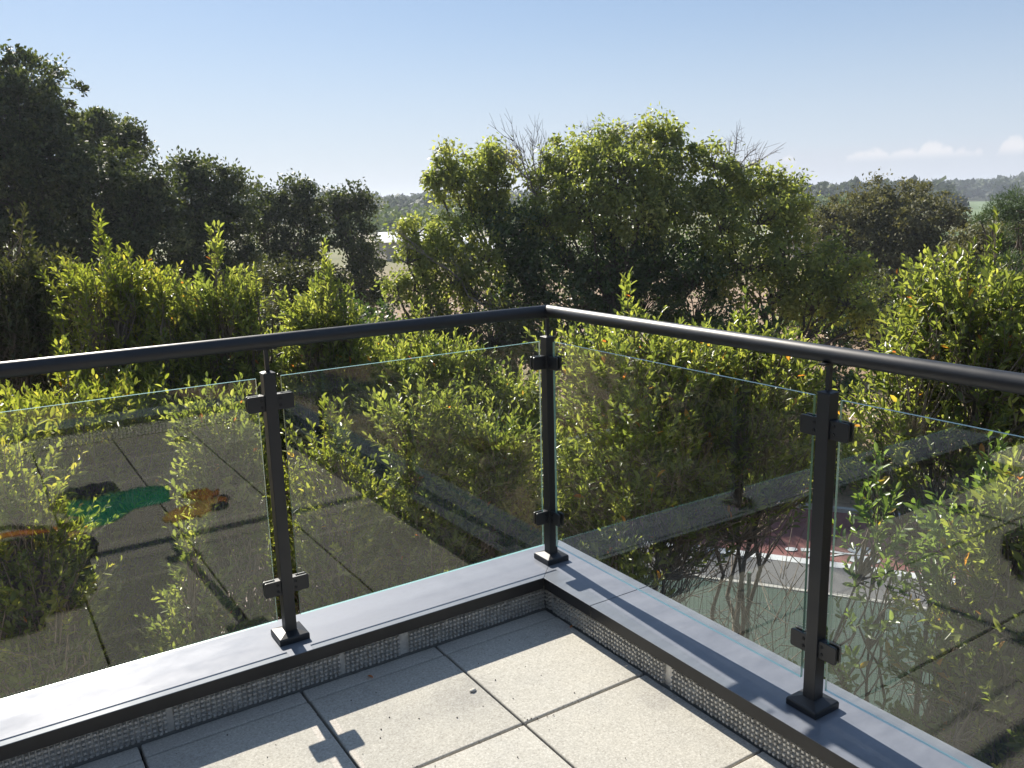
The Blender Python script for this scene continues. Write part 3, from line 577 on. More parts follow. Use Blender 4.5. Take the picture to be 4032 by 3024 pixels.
def make_post(loc, rz, sides, rail_dir):
    p_ = empty('post', loc, rz); p_.parent = rail
    h = .02
    bm = bmesh.new(); box(bm, -h, h, -h, h, .02, .941); obj('shaft', bm, m_coat, p_, bevel=.0018, world=False)
    bm = bmesh.new(); b = [bm.verts.new(q) for q in ((-h-.001, -h-.001, .9415), (h+.001, -h-.001, .9415), (h+.001, h+.001, .9415), (-h-.001, h+.001, .9415))]
    tpp = [bm.verts.new((q.co.x, q.co.y, .9442)) for q in b]; ap = [bm.verts.new((q.co.x*.35, q.co.y*.35, .9490)) for q in b]
    bm.faces.new(b[::-1]); bm.faces.new(ap)
    for s in range(4): s2 = (s+1) % 4; bm.faces.new((b[s], b[s2], tpp[s2], tpp[s])); bm.faces.new((tpp[s], tpp[s2], ap[s2], ap[s]))
    obj('cap', bm, m_coat, p_, bevel=.0006, world=False)
    # base plate: low pyramid cover
    k = .053; bm = bmesh.new(); R_ = []
    for (e, z) in ((k, .0005), (k, .0205), (k-.003, .0238), (h+.0005, .0330)): R_.append([bm.verts.new(q) for q in ((-e, -e, z), (e, -e, z), (e, e, z), (-e, e, z))])
    bm.faces.new(R_[0][::-1]); bm.faces.new(R_[-1])
    for r1, r2 in zip(R_, R_[1:]):
        for s in range(4): bm.faces.new((r1[s], r1[(s+1) % 4], r2[(s+1) % 4], r2[s]))
    obj('base_plate', bm, m_coat, p_, bevel=.0025, world=False)
    bm = bmesh.new(); box(bm, -.0065, .0065, -.0065, .0065, .945, ZR-RT+.003); obj('rod', bm, m_coat, p_, bevel=.001, world=False)
    bm = bmesh.new(); box(bm, -.035, .035, -.011, .011, ZR-RT-.0025, ZR-RT+.003); obj('saddle', bm, m_coat, p_, bevel=.001, world=False)
    for (axis, sg) in sides:   # axis 0: clamp along local x
        for zc in (.8440, .1955):
            c = empty('clamp', (0, 0, 0)); c.parent = p_
            if axis == 1: c.rotation_euler[2] = math.pi/2
            z0, z1 = zc-.0265, zc+.0265; a, b2 = sg*.0203, sg*.0775
            bm = bmesh.new()
            rounded_clamp(bm, a, b2, z0, z1, -.0135, -.0062); rounded_clamp(bm, a, b2, z0, z1, .0062, .0135); box(bm, min(a, sg*.037), max(a, sg*.037), -.0061, .0061, z0+.0004, z1-.0004)
            obj('jaw', bm, m_coat, c, bevel=.0009, world=False)
            bm = bmesh.new(); box(bm, min(sg*.0375, sg*.0755), max(sg*.0375, sg*.0755), -.0061, -.0052, z0+.002, z1-.002); box(bm, min(sg*.0375, sg*.0755), max(sg*.0375, sg*.0755), .0052, .0061, z0+.002, z1-.002)
            obj('gasket', bm, m_rubber, c, world=False)
            for dz in (-.0115, .0115):
                bm = bmesh.new(); N_ = 16; cx_ = sg*.0315; sy = -.01385
                prof = [(.0052, -.0136), (.0052, -.0149), (.0042, -.0153), (.0030, -.0153), (.0018, -.0140), (.0, -.0138)]
                if axis == 1: prof = [(r_, -y_) for r_, y_ in prof]
                rings = [[bm.verts.new((cx_+r_*math.cos(2*math.pi*i/N_), y_, zc+dz+r_*math.sin(2*math.pi*i/N_))) for i in range(N_)] for r_, y_ in prof[:-1]]
                for r1, r2 in zip(rings, rings[1:]):
                    for i in range(N_): bm.faces.new((r1[i], r1[(i+1) % N_], r2[(i+1) % N_], r2[i]))
                bm.faces.new(rings[-1]); bmesh.ops.recalc_face_normals(bm, faces=bm.faces)
                # the screw is too small to matter as a third level: joined into the jaw's sibling
                so = obj('screw', bm, m_rubber, c, world=False, smooth=True)
    return p_
make_post((0, 0, 0), 0, ((0, -1), (1, -1)), 0)
for k in (1, 2): make_post((-LPX*k, 0, 0), 0, ((0, -1), (0, 1)), 0)
for k in (1, 2): make_post((0, -RPY*k, 0), 0, ((1, -1), (1, 1)), 1)
def pane(x0, x1, y0, y1, label=None):
    bm = bmesh.new(); fs = box(bm, x0, x1, y0, y1, .0735, .9285); alongx = (x1-x0) > (y1-y0)
    for f in fs:
        f.normal_update(); n = f.normal
        if (abs(n.y) if alongx else abs(n.x)) < .5: f.material_index = 1
    return obj('glass_panel', bm, [m_glass, m_edge], rail)
T_ = .0048
pane(-LPX+.0425, -.040, -T_, T_); pane(-2*LPX+.0425, -LPX-.0405, -T_, T_); pane(-3.2, -2*LPX-.0405, -T_, T_)
pane(-T_, T_, -RPY+.0425, -.0425); pane(-T_, T_, -2*RPY+.0425, -RPY-.0425); pane(-T_, T_, -3.85, -2*RPY-.0425)

# ================================================================== mesh fence below
m_wire = simple('galvanised_wire', (.42, .44, .44), .35, .8)
m_wireg = simple('dark_green_post', (.05, .09, .07), .5)
fp = smooth_path([(7.6, -3.5), (7.0, .2), (6.1, 2.0), (5.25, 3.45), (4.1, 4.8), (2.3, 6.25), (.7, 7.3), (-1.6, 8.4), (-5, 9.3)], 10)
seg = np.linalg.norm(np.diff(fp, axis=0), axis=1); cum_ = np.concatenate([[0], np.cumsum(seg)]); 
def fpos(s): return np.array([np.interp(s, cum_, fp[:, 0]), np.interp(s, cum_, fp[:, 1])])
fence = empty('mesh_fence', (fp[0][0], fp[0][1], G)); tag(fence, 'welded wire mesh fence curving behind the shrubs beside the green court', 'fence')
PL = 2.5; FHt = 1.53
for k in range(int(cum_[-1]//PL)):
    s0 = k*PL; a = fpos(s0); b = fpos(s0+PL)
    bm = bmesh.new(); tube_bm(bm, [(*a, G-.1), (*a, G+FHt+.06)], .024, 8); obj('fence_post', bm, m_wireg, fence)
    tb = Tubes(); nv = 49; ss = np.linspace(0.03, .97, nv); xy = a + (b-a)*ss[:, None]; lo = np.c_[xy, np.full(nv, G+.04)]; hi = np.c_[xy, np.full(nv, G+FHt)]
    tb.add((lo, hi, np.full(nv, .0026), np.full(nv, .0026)))
    hz = np.array([.05, .25, .45, .48, .65, .85, 1.05, 1.08, 1.25, 1.45, 1.5]); d3 = np.c_[np.tile(a, (len(hz), 1)), G+hz]; e3 = np.c_[np.tile(b, (len(hz), 1)), G+hz]
    tb.add((d3, e3, np.full(len(hz), .0032), np.full(len(hz), .0032)))
    wm = link('wire_panel', tb.mesh('wire_panel', m_wire, 4), fence); wm['kind'] = 'stuff'
# far white greenhouses / roofs
m_roof = simple('white_sheet_roof', (.72, .72, .70), .5, 0, .4, .06, 2); m_shed = simple('tan_shed_wall', (.35, .30, .25), .85, 0, .3, .1, 1)
def shed(px0, px1, d, label, zt, hw=8):
    a = at(px0, 500, d); b = at(px1, 500, d*1.02); a[2] = b[2] = G; c = (a+b)/2; root = empty('farm_shed', c); tag(root, label, 'shed')
    dr = unit((b-a)[None])[0]; nn = np.array([-dr[1], dr[0], 0]);
    if nn @ (c-CAM) < 0: nn = -nn
    bm = bmesh.new(); q = [a, b, b+nn*hw, a+nn*hw]; poly_prism(bm, [(p[0], p[1]) for p in q], G, zt-1.0); obj('wall', bm, m_shed, root)
    bm = bmesh.new(); z0 = zt-1.0; e = .4
    A0, B0, B1, A1 = [a-nn*e-dr*e, b-nn*e+dr*e, b+nn*(hw+e)+dr*e, a+nn*(hw+e)-dr*e]; M0 = (A0+A1)/2; M1 = (B0+B1)/2
    V = [bm.verts.new((p[0], p[1], z)) for p, z in ((A0, z0), (B0, z0), (M1, zt), (M0, zt), (A1, z0), (B1, z0))]
    bm.faces.new((V[0], V[1], V[2], V[3])); bm.faces.new((V[3], V[2], V[5], V[4])); bm.faces.new((V[0], V[3], V[4])); bm.faces.new((V[1], V[5], V[2])); bm.faces.new((V[0], V[4], V[5], V[1])); bmesh.ops.recalc_face_normals(bm, faces=bm.faces)
    obj('roof', bm, m_roof, root)
shed(832, 1015, 95, 'long low farm shed with white sheet roof seen past the dark trees', -1.35)
shed(1040, 1110, 90, 'small farm shed with white roof behind the pale tree', -2.2)
shed(1715, 1800, 88, 'white roofed shed glimpsed behind the right edge of the big tree', -1.6)

# ================================================================== TREES
tree('holm_oak', [(-40, 250, 130, 0), (60, 190, 75, .5), (20, 330, 110, -.4), (105, 290, 60, 0), (-60, 420, 130, 1), (60, 440, 110, .2), (130, 400, 70, -.5), (20, 560, 130, .6)], 'tall dark holm oak filling the top left corner, highest crown of all', 27, m_oak, 11, lr=.87, group='dark holm oaks', trunk_r=.25, leafL=.13, clump=.28, per=100)
tree('holm_oak', [(215, 300, 62, 1.5), (250, 290, 45, 2), (180, 290, 45, 1), (300, 330, 28, 1.8), (210, 380, 60, 1.5)], 'dark oak behind, its rounded top between the tallest oak and the broad one', 30, m_oak, 12, lr=.87, group='dark holm oaks', leafL=.13, clump=.28, per=100)
tree('holm_oak', [(245, 390, 72, 0), (300, 420, 62, .4), (200, 440, 60, -.3), (290, 500, 85, .2), (190, 540, 90, .4), (340, 510, 50, .3), (260, 600, 90, .4)], 'broad dark oak with smooth domed grey-green top behind the yellow shrub', 26, m_oak, 13, lr=.87, group='dark holm oaks', leafL=.13, clump=.28, per=100)
tree('holm_oak', [(400, 385, 42, .5), (445, 400, 42, 0), (490, 405, 36, .4), (420, 460, 70, 0), (480, 480, 60, .3), (400, 550, 70, -.3), (480, 580, 75, .4), (420, 640, 80, .3)], 'dark oak with two-humped top standing alone left of the low trio', 28, m_oak, 14, lr=.87, group='dark holm oaks', leafL=.13, clump=.28, per=100)
tree('holm_oak', [(568, 450, 32, 0), (590, 440, 22, .4), (570, 510, 46, 0), (580, 590, 60, .3), (560, 660, 60, .3)], 'first of the three low ragged oaks left of the far view', 31, m_oak, 15, lr=.87, group='dark holm oaks', leafL=.13, clump=.28, per=100, hollow=.4)
tree('holm_oak', [(650, 440, 34, 0), (640, 410, 18, 0), (670, 480, 44, .4), (640, 540, 56, 0), (660, 620, 70, .3)], 'middle of the three low ragged oaks, with a flat top', 31, m_oak, 16, lr=.87, group='dark holm oaks', leafL=.13, clump=.28, per=100, hollow=.4)
tree('holm_oak', [(752, 435, 32, 0), (785, 450, 24, .2), (730, 470, 40, .4), (760, 520, 50, 0), (790, 560, 42, -.2), (750, 620, 64, .2), (810, 640, 45, .2)], 'last of the three low ragged oaks, bare twigs at its foot beside the pale tree', 31, m_oak, 17, lr=.87, group='dark holm oaks', leafL=.13, clump=.28, per=100, hollow=.4)
tree('grey_bush', [(600, 610, 44, 0), (650, 600, 34, .2), (620, 660, 50, 0), (670, 650, 30, 0)], 'small grey-green bush in front of the dark oaks behind the shrub tops', 17, m_leafd, 18, leafL=.06, clump=.16, cat='bush')

tree('leafy_tree', [(985, 400, 44, 0), (1015, 375, 40, .3), (960, 350, 22, 0), (945, 395, 22, -.2), (1040, 420, 46, .4), (1075, 370, 40, .6), (1060, 345, 26, .5), (1085, 455, 34, .5)], 'pale green tree with drooping leaves leaning out over the far view', 22, m_hack, 21, zs=1.2, lr=.92, per=70, leafL=.125, droop=.75, clump=.22, wr=.55, hollow=.55, dens=.8, base=(at(1130, 700, 22)[0], at(1130, 700, 22)[1]))
tree('leafy_tree', [(900, 500, 38, -.5), (880, 560, 52, -.7), (940, 545, 55, -.4), (990, 500, 45, 0), (905, 620, 50, -.5), (975, 610, 55, -.3), (1040, 560, 55, 0), (860, 630, 32, -.6), (1030, 640, 55, -.4), (930, 680, 45, -.6)], 'low yellow-green tree with spreading branches in front of the white shed roof', 21, m_hack, 22, zs=1.1, lr=.9, per=56, br=.42, leafL=.12, droop=.6, clump=.20, wr=.55, hollow=.45, dens=.62)
tree('leafy_tree', [(1290, 340, 58, 0), (1340, 330, 46, .3), (1250, 375, 62, -.4), (1335, 400, 78, -.8), (1430, 310, 40, .3), (1425, 285, 26, .2), (1460, 340, 44, .2), (1400, 380, 66, -.4), (1210, 350, 44, .4), (1190, 400, 50, 0), (1270, 455, 70, -.9), (1380, 470, 80, -.8), (1450, 440, 66, -.3), (1180, 480, 55, -.5)], 'tallest middle part of the broad yellow-green tree mass behind the corner post', 22, m_hack, 23, zs=1.2, lr=.9, per=70, leafL=.12, droop=.7, clump=.22, wr=.55, hollow=.55, dens=.9, trunk_r=.3)
tree('leafy_tree', [(1540, 350, 40, 0), (1560, 400, 62, 0), (1620, 400, 52, .4), (1680, 420, 44, .5), (1640, 470, 72, 0), (1560, 490, 70, -.4), (1710, 480, 48, .3), (1700, 560, 70, -.3), (1620, 570, 80, -.5), (1780, 590, 58, -.5), (1830, 650, 52, -.8), (1760, 660, 60, -.7), (1850, 580, 22, -.8), (1880, 690, 30, -1), (1680, 640, 60, -.6)], 'right part of the broad tree mass, its lower boughs hanging over bare soil', 22, m_hack, 24, zs=1.2, lr=.9, per=66, leafL=.12, droop=.65, clump=.21, wr=.55, hollow=.5, dens=.72, trunk_r=.26)
tree('creeper_tree', [(1120, 500, 62, .4), (1150, 570, 75, .5), (1230, 560, 85, .5), (1330, 570, 90, .6), (1430, 560, 85, .7), (1500, 600, 80, .6), (1250, 660, 90, .4), (1380, 670, 95, .6), (1100, 640, 70, .3), (1130, 720, 60, .3), (1500, 680, 80, .6), (1050, 480, 30, .6)], 'dark green creeper-covered tree in the shaded heart of the tree mass', 21.5, m_ivy, 25, leafL=.11, droop=.3, clump=.24, wr=.6, hollow=.6, dens=.95, trunk_r=.3)
rng = np.random.default_rng(31)
def dead_branches(px, py, tips, d, seed, label, parent_base):
    rng = np.random.default_rng(seed); root = empty('dead_branch', at(px, py, d)); tag(root, label, 'branch'); o0 = at(px, py, d); tb = Tubes()
    for tx, ty in tips:
        e = at(tx, ty, d + rng.normal(0, .3)); q = path_tubes(o0, e, .045, .010, .05, rng, 6); tb.add(q)
        for k in range(2, 6):
            b = q[1][k]; 
            for r in range(3):
                e2 = b + (e-o0)*rng.uniform(.15, .4) + rng.normal(0, .16, 3); qq = path_tubes(b, e2, .014, .005, .06, rng, 3); tb.add(qq)
                for r2 in range(2): tb.add(path_tubes(qq[1][1], qq[1][1] + unit((e-o0)[None])[0]*rng.uniform(.15, .35)+rng.normal(0, .1, 3), .007, .004, .06, rng, 2))
    tb.ra = [q*.6 for q in tb.ra]; tb.rb = [q*.6 for q in tb.rb]; mesh = tb.mesh('bare_twigs', m_dead, 4); x = link('bare_twigs', mesh, root); x['kind'] = 'stuff'
dead_branches(1165, 430, [(1110, 305), (1150, 310), (1165, 320), (1130, 330), (1100, 340)], 21.6, 41, 'bare grey dead branches fanning up above the tree left of the middle crown', None)
dead_branches(1580, 380, [(1590, 300), (1575, 320), (1640, 345), (1620, 330)], 22, 42, 'bare dead twigs standing above the right crown of the tree mass', None)
dead_branches(1290, 330, [(1275, 290), (1345, 285), (1360, 290)], 22.3, 43, 'few bare twigs poking out of the top of the middle crown', None)
dead_branches(1090, 690, [(1060, 640), (1010, 590), (960, 575), (930, 560), (900, 540)], 20.6, 44, 'dark bare bough reaching left through the low yellow-green tree', None)

tree('oak_tree', [(1850, 470, 44, 0), (1800, 500, 46, .5), (1830, 560, 62, -.3), (1770, 470, 30, 1), (1880, 520, 44, 0), (1800, 620, 60, 0)], 'left half of the brownish oak clump right of the big tree', 38, m_oakb, 51, lr=1.14, group='brownish oaks on the right', leafL=.13, clump=.30, per=70)
tree('oak_tree', [(1925, 445, 42, 0), (1960, 440, 36, .5), (1890, 450, 28, .3), (1930, 520, 62, -.5), (1940, 600, 72, 0), (1890, 580, 44, -1)], 'highest rounded brownish oak in the middle of the right-hand clump', 38, m_oakb, 52, lr=1.14, group='brownish oaks on the right', leafL=.13, clump=.30, per=70)
tree('oak_tree', [(2010, 465, 36, 0), (2035, 480, 26, 0), (2000, 530, 52, 0), (2030, 560, 42, .4), (1990, 620, 62, 0), (2050, 640, 50, 0)], 'right end of the brownish oak clump, next to the green field', 37, m_oakb, 53, lr=1.14, group='brownish oaks on the right', leafL=.13, clump=.30, per=70)
tree('oak_tree', [(2110, 540, 40, 0), (2160, 520, 38, .4), (2210, 540, 50, .4), (2090, 600, 50, 0), (2160, 610, 60, 0), (2230, 600, 60, 0)], 'low olive-brown oak below the feathery pine at the right edge', 30, m_oakb, 54, lr=1.14, group='brownish oaks on the right', leafL=.11, clump=.26, per=70)
tree('pine_tree', [(2190, 450, 26, .5), (2225, 440, 34, .2), (2150, 462, 15, .4), (2250, 480, 50, 0), (2200, 475, 18, .2), (2120, 480, 8, .3)], 'feathery green pine bough entering at the right edge near the horizon', 27, m_pine, 55, leafL=.16, clump=.18, wr=.10, per=70)
tree('pine_tree', [(2150, 640, 40, 0), (2190, 590, 36, 0), (2230, 640, 50, 0), (2120, 600, 18, 0)], 'soft green young pine behind the tall shrub at the right', 18, m_pine, 56, leafL=.12, clump=.16, wr=.12, per=60)
# dark thicket beyond the lane, plus dark bushes added as fill for under-tree shade
TH = [(1230, 19.5, 95, 760, 'dark thicket bush at the foot of the big tree straight behind the corner post'), (1460, 18.5, 90, 790, 'dark thicket bush across the cycle lane behind the middle shrub'),
      (1640, 18.5, 66, 860, 'dark rounded thicket bush at the edge of the bare soil'), (1800, 19, 50, 830, 'low dark bush on the bare soil above the right post'), (1060, 19.5, 95, 730, 'dark thicket bush across the lane behind the left glass'),
      (1600, 20, 75, 720, 'bush under the hanging boughs of the big tree'), (930, 19, 80, 740, 'scrubby bush under the low yellow-green tree'), (830, 22, 60, 700, 'dark bush between the last oak and the pale tree'),
      (1340, 18, 90, 900, 'dark thicket just beyond the red lane, in the gap between two shrubs'), (1560, 17.5, 70, 960, 'low dark thicket along the lane edge left of the right post'), (1150, 17.5, 80, 900, 'low dark thicket along the lane edge behind the corner post'), (1800, 17.6, 56, 960, 'low shaded hedge piece beyond the bicycle symbol'), (1980, 17.6, 60, 930, 'shaded hedge piece beyond the lane at the right')]
TH += [(1800, 30, 100, 660, 'shaded underwood below the left half of the brownish oaks'), (1930, 30, 100, 660, 'shaded underwood below the middle of the brownish oaks'), (2060, 29, 90, 660, 'shaded underwood between the brownish oaks and the tall right shrub'), (60, 20, 95, 690, 'dark underwood below the tallest oak at the left edge'), (200, 20, 95, 700, 'dark underwood behind the yellow-green shrub'), (340, 20, 90, 690, 'dark underwood behind the gap between two left shrubs'),
       (470, 20, 90, 690, 'dark underwood behind the two-spiked shrub'), (590, 20, 85, 700, 'dark underwood below the small grey-green bush'), (710, 20.5, 80, 700, 'dark underwood below the last of the ragged oaks')]  # left-hand dark bushes stand in for the black shade beneath the oaks
for k, (px, d, r, z, lab) in enumerate(TH):
    tree('thicket_bush', [(px, z, r*.7, 0), (px-r*.6, z+30, r*.6, .3), (px+r*.6, z+25, r*.6, .2), (px, z+60, r*.7, -.2)], lab, d, m_ivy if k % 2 else m_leafd, 60+k, cat='bush', leafL=.11, clump=.24, per=60, dens=.7)
for k, (x_, y_) in enumerate([(-8, -16), (-2.5, -17.5), (3, -16), (8.5, -14.5), (13, -9)]):  # unseen oaks added so the glass mirrors dark foliage instead of lit ground
    src = [o for o in COL.objects if o.name.startswith('holm_oak') and o.parent is None][[0, 2, 3, 2, 0][k]]
    c = src.copy(); COL.objects.link(c); c.location = (x_, y_, G); c.rotation_euler[2] = 1.3*k+.4; c.scale = (1.15,)*3
    tag(c, ['westernmost dark oak behind the photographer, out of view', 'dark oak straight behind the photographer, mirrored in the left glass', 'dark oak behind the house corner, mirrored in the left glass', 'dark oak out of view to the right rear of the terrace', 'easternmost dark oak out of view on the right'][k], 'tree', 'oaks behind the house')
    for ch in src.children:
        d_ = ch.copy(); COL.objects.link(d_); d_.parent = c
# far countryside
def far_wood(name, label, spans, seed, mat, qs=1.5):
    rng = np.random.default_rng(seed); Ps = []; Ls = []; Rs = []; As = []
    for (px0, px1, d0, d1, n, h0, h1, rise) in spans:
        px = rng.uniform(px0, px1, n); d = np.sqrt(rng.uniform(d0*d0, d1*d1, n)); h = rng.uniform(h0, h1, n)
        for x, dd, hh in zip(px, d, h):
            c = at(x, 450, dd); gz = G + rise*max(0, (dd-d0)/(d1-d0)); w_ = hh*rng.uniform(.42, .62); m = 46
            dv = unit(rng.normal(0, 1, (m, 3))); dv[:, 2] = np.abs(dv[:, 2])*1.25-.35
            p = np.array([c[0], c[1], gz+hh*.52]) + dv*np.array([w_, w_, hh*.48])*rng.uniform(.75, 1.05, (m, 1)); Ps.append(p)
            Ls.append(qs*(dd/400)**.35*rng.uniform(.7, 1.3, m)*hh/8); Rs.append(np.clip(rng.normal(.45, .22) + rng.normal(0, .12, m), 0, 1)); As.append(dv)
    P = np.concatenate(Ps); L = np.concatenate(Ls); R = np.concatenate(Rs); A_ = np.concatenate(As); k = len(P)
    me = leaves_mesh(name, P-A_*0, unit(rng.normal(0, 1, (k, 3))), unit(A_+rng.normal(0, .5, (k, 3))), L*1.5, L*1.3, R, mat, False)
    o = link(name, me); tag(o, label, 'wood', kind='stuff')
far_wood('distant_wood', 'hazy blue-green woodland covering the low hills along the horizon', [(1640, 2330, 540, 1000, 1900, 7, 11, 3.5), (1500, 2035, 300, 600, 900, 6, 10, 1), (600, 1500, 380, 1100, 2000, 7, 12, 0), (700, 1300, 230, 380, 260, 6, 9, 0), (-400, 700, 200, 700, 900, 7, 12, 0), (2150, 2330, 560, 900, 200, 8, 13, 4)], 71, m_far)
far_wood('distant_orchard', 'paler green trees in front of the far wood beyond the sheds', [(740, 1300, 130, 230, 150, 4, 6.2, 0), (1690, 1900, 130, 280, 90, 4, 6, 0)], 72, m_farl, 1.1)
def lone(px, py, rpx, d, label, mat, sq=1.0, seed=80, more=()):
    tree('far_tree', [(px, py, rpx, 0)] + list(more), label, d, mat, seed, leafL=.9, clump=.7, per=14, sq=sq, wr=.8, trunk_r=.3, hollow=.7, dens=2.2)
lone(864, 452, 13, 260, 'tall narrow dark tree rising above the far wood on the skyline', m_far, 1.4, 81, [(861, 472, 15, 0), (866, 490, 14, 0)])
lone(822, 482, 17, 170, 'rounded pale green tree in the middle distance left of the narrow tree', m_farl, .9, 82, [(806, 490, 12, 0), (838, 492, 12, 0)])
lone(965, 470, 14, 240, 'dark round tree on the skyline above the low yellow-green tree', m_far, .9, 83, [(985, 474, 13, 0), (940, 478, 12, 0)])
lone(2052, 438, 13, 230, 'dark blue-green tree group at the left end of the green field', m_far, .9, 84, [(2070, 446, 10, 0), (2036, 446, 10, 0)])

# ================================================================== SHRUBS between terrace and fence
def S(px, ytop, d, wpx, label, **k):
    top = at(px, ytop, d); wid = wpx/1795*d
    return shrub(k.pop('name', 'evergreen_shrub'), (top[0], top[1]), top[2], wid, label, group='tall shrubs between the terrace and the fence', **k)
S(20, 452, 11.0, 224, 'brownish-olive shrub at the left edge, duller than its neighbours', mat=m_leafd, seed=101, nshoot=1586, leaders=4, L0=.07)
S(215, 465, 10.2, 224, 'yellow-green shrub with the tallest spike, left of the two-spiked one', mat=m_leafy, seed=102, nshoot=1192, tmax=.86, ll=1.9, leaders=6)
S(345, 600, 9.7, 101, 'low narrow shrub filling the gap between the yellow and the two-spiked shrub', mat=m_leafy, seed=103, nshoot=280, tmax=.8, leaders=2)
S(455, 500, 9.8, 168, 'bright green shrub with two spikes behind the left railing', mat=m_leaf, seed=104, nshoot=933, tmax=.86, ll=1.9, leaders=6)
S(560, 585, 9.6, 123, 'round-shouldered green shrub left of the left post', mat=m_leaf, seed=105, nshoot=380, tmax=.78, leaders=3)
S(700, 535, 9.3, 168, 'green shrub with one thin spike just right of the left post', mat=m_leaf, seed=106, nshoot=933, tmax=.86, ll=1.9, leaders=6)
S(900, 670, 9.0, 258, 'green shrub below the yellow-green tree, seen mostly through glass', mat=m_leaf, seed=107, nshoot=1708, leaders=4, tmax=.86)
S(1055, 770, 8.6, 258, 'dense low shrub left of the corner post', mat=m_leaf, seed=108, nshoot=1586, leaders=4, tmax=.88, ll=1.0)
S(150, 740, 8.4, 370, 'dark lower shrub behind the leftmost glass panel', mat=m_leafy, seed=109, nshoot=1342, leaders=5, low=.22)
S(1370, 605, 7.6, 430, 'open shrub with upright tufts right of the corner post', mat=m_leaf, seed=110, nshoot=980, leaders=7, L0=.072, single=300, low=.46, tmax=.86, ll=1.4)
S(1600, 645, 7.8, 370, 'shrub with ragged outline left of the right post', mat=m_leaf, seed=111, nshoot=620, leaders=4, L0=.072, single=300, low=.57, sparse=.95, tmax=.88, ll=1.0)
S(1235, 840, 8.0, 123, 'thin shrub just right of the corner post with shoots leaning left', mat=m_leaf, seed=112, nshoot=121, leaders=2, L0=.077, sparse=.8, low=.45)
S(2120, 480, 7.2, 370, 'big glossy shrub with orange leaves at the right edge', mat=m_leaf, seed=113, nshoot=600, leaders=10, L0=.068, single=300, low=.54, tmax=.9)
S(1905, 985, 5.9, 130, 'sparse pale-leaved shrub with bare twigs behind the rightmost glass', mat=m_leafp, seed=115, nshoot=30, leaders=1, L0=.074, single=300, low=.35, sparse=.6, stems=3, spread=.9)
S(2125, 960, 5.8, 150, 'pale-leaved shrub with many thin stems low at the right edge', mat=m_leafp, seed=119, nshoot=95, leaders=2, L0=.074, single=200, low=.2, sparse=.7, stems=5, spread=.9)
S(2230, 900, 5.6, 168, 'dark dense shrub in the lower right corner', mat=m_leaf, seed=116, nshoot=402, leaders=2, L0=.077, single=200, low=.1)
S(-40, 800, 7.6, 269, 'shrub with bright tips low at the left edge', mat=m_leafy, seed=117, nshoot=756, leaders=4, low=.15)
S(1340, 1090, 6.6, 150, 'low leafy shoots at the foot of the middle shrub', mat=m_leaf, seed=118, nshoot=88, leaders=2, L0=.077, low=.15, single=200)
for k, (px, yt, d, w_, n_, lab) in enumerate([(20, 960, 6.3, 150, 330, 'near low shrub at the left edge seen through the leftmost glass'), (400, 1120, 6.2, 130, 200, 'near low shrub behind the mirrored green sack'), (470, 850, 6.9, 170, 420, 'near low shrub just left of the left post'),
        (700, 880, 6.8, 200, 460, 'near low shrub just right of the left post'), (900, 830, 7.0, 220, 620, 'near low shrub filling the middle of the second glass panel'), (1070, 890, 6.9, 170, 460, 'near low shrub touching the corner post in view')]):
    S(px, yt, d, w_, lab, mat=m_leaf if k % 3 else m_leafy, seed=170+k, nshoot=n_, leaders=3, L0=.064, low=.35, tmax=.93, ll=.7, spread=.7)
for k, (x_, y_, zt) in enumerate([(3.6, -2.6, .8), (4.4, -5.0, 1.1), (3.9, -7.6, .9), (5.2, -10.2, 1.3)]):
    shrub('evergreen_shrub', (x_, y_), zt, 2.3, ['tall shrub just outside the frame on the right, mirrored in the corner glass', 'second shrub beyond the frame on the right, mirrored in glass', 'third shrub beyond the frame on the right, mirrored in glass', 'farthest mirrored shrub beyond the house corner'][k], group='tall shrubs between the terrace and the fence', seed=130+k, nshoot=700, leaders=4, low=.1)
for k, (x_, y_, zt, rz_) in enumerate([(-3.4, 3.6, -.5, 0), (-4.9, 4.4, .1, 1), (-6.6, 4.2, -.2, 2), (-4.6, 2.6, -1.1, 3), (-6.2, 2.4, -.9, 4), (-8.3, 3.4, .2, 5), (-2.2, 2.6, -2.1, 6), (-8.0, 1.6, -1.0, 7)]):
    shrub('evergreen_shrub', (x_, y_), zt, 2.2, ['shrub beyond the left frame edge nearest the corner, mirrored in the right glass', 'second shrub beyond the left edge, mirrored in the right glass', 'third shrub beyond the left edge, mirrored in the right glass', 'low shrub close under the terrace on the left', 'low shrub farther left under the terrace', 'farthest shrub of the hedge on the left', 'lowest shrub directly under the left railing', 'low end shrub of the hedge on the far left'][k], group='tall shrubs between the terrace and the fence', mat=m_leaf, seed=150+k, nshoot=600, leaders=3, low=.05, tmax=.9, ll=.8)
# undergrowth
rng = np.random.default_rng(200); n = 9000; xy = np.stack([rng.uniform(-8, 9, n), rng.uniform(.6, 9, n)], 1); rad_ = np.hypot(*(xy.T)); d_f = np.array([np.min(np.hypot(fp[::3, 0]-a, fp[::3, 1]-b)) for a, b in xy])
kp = (d_f < 2.6) & (xy[:, 1] + xy[:, 0]*1.1 < 9.0) & (xy[:, 1] < 7.4) & ~((xy[:, 0] > 3.3) & (d_f < 1.2)); xy = xy[kp]; n = len(xy); P = np.c_[xy, G + rng.uniform(0, .35, n)]
u_ = link('undergrowth', leaves_mesh('undergrowth', P, unit(rng.normal(0, 1, (n, 3))+[0, 0, .8]), rng.normal(0, 1, (n, 3))+[0, 0, 1], rng.uniform(.06, .16, n), rng.uniform(.03, .06, n), rng.random(n)*.96, m_leafp)); tag(u_, 'low weeds and fallen leaves under the shrubs', 'undergrowth', kind='stuff')
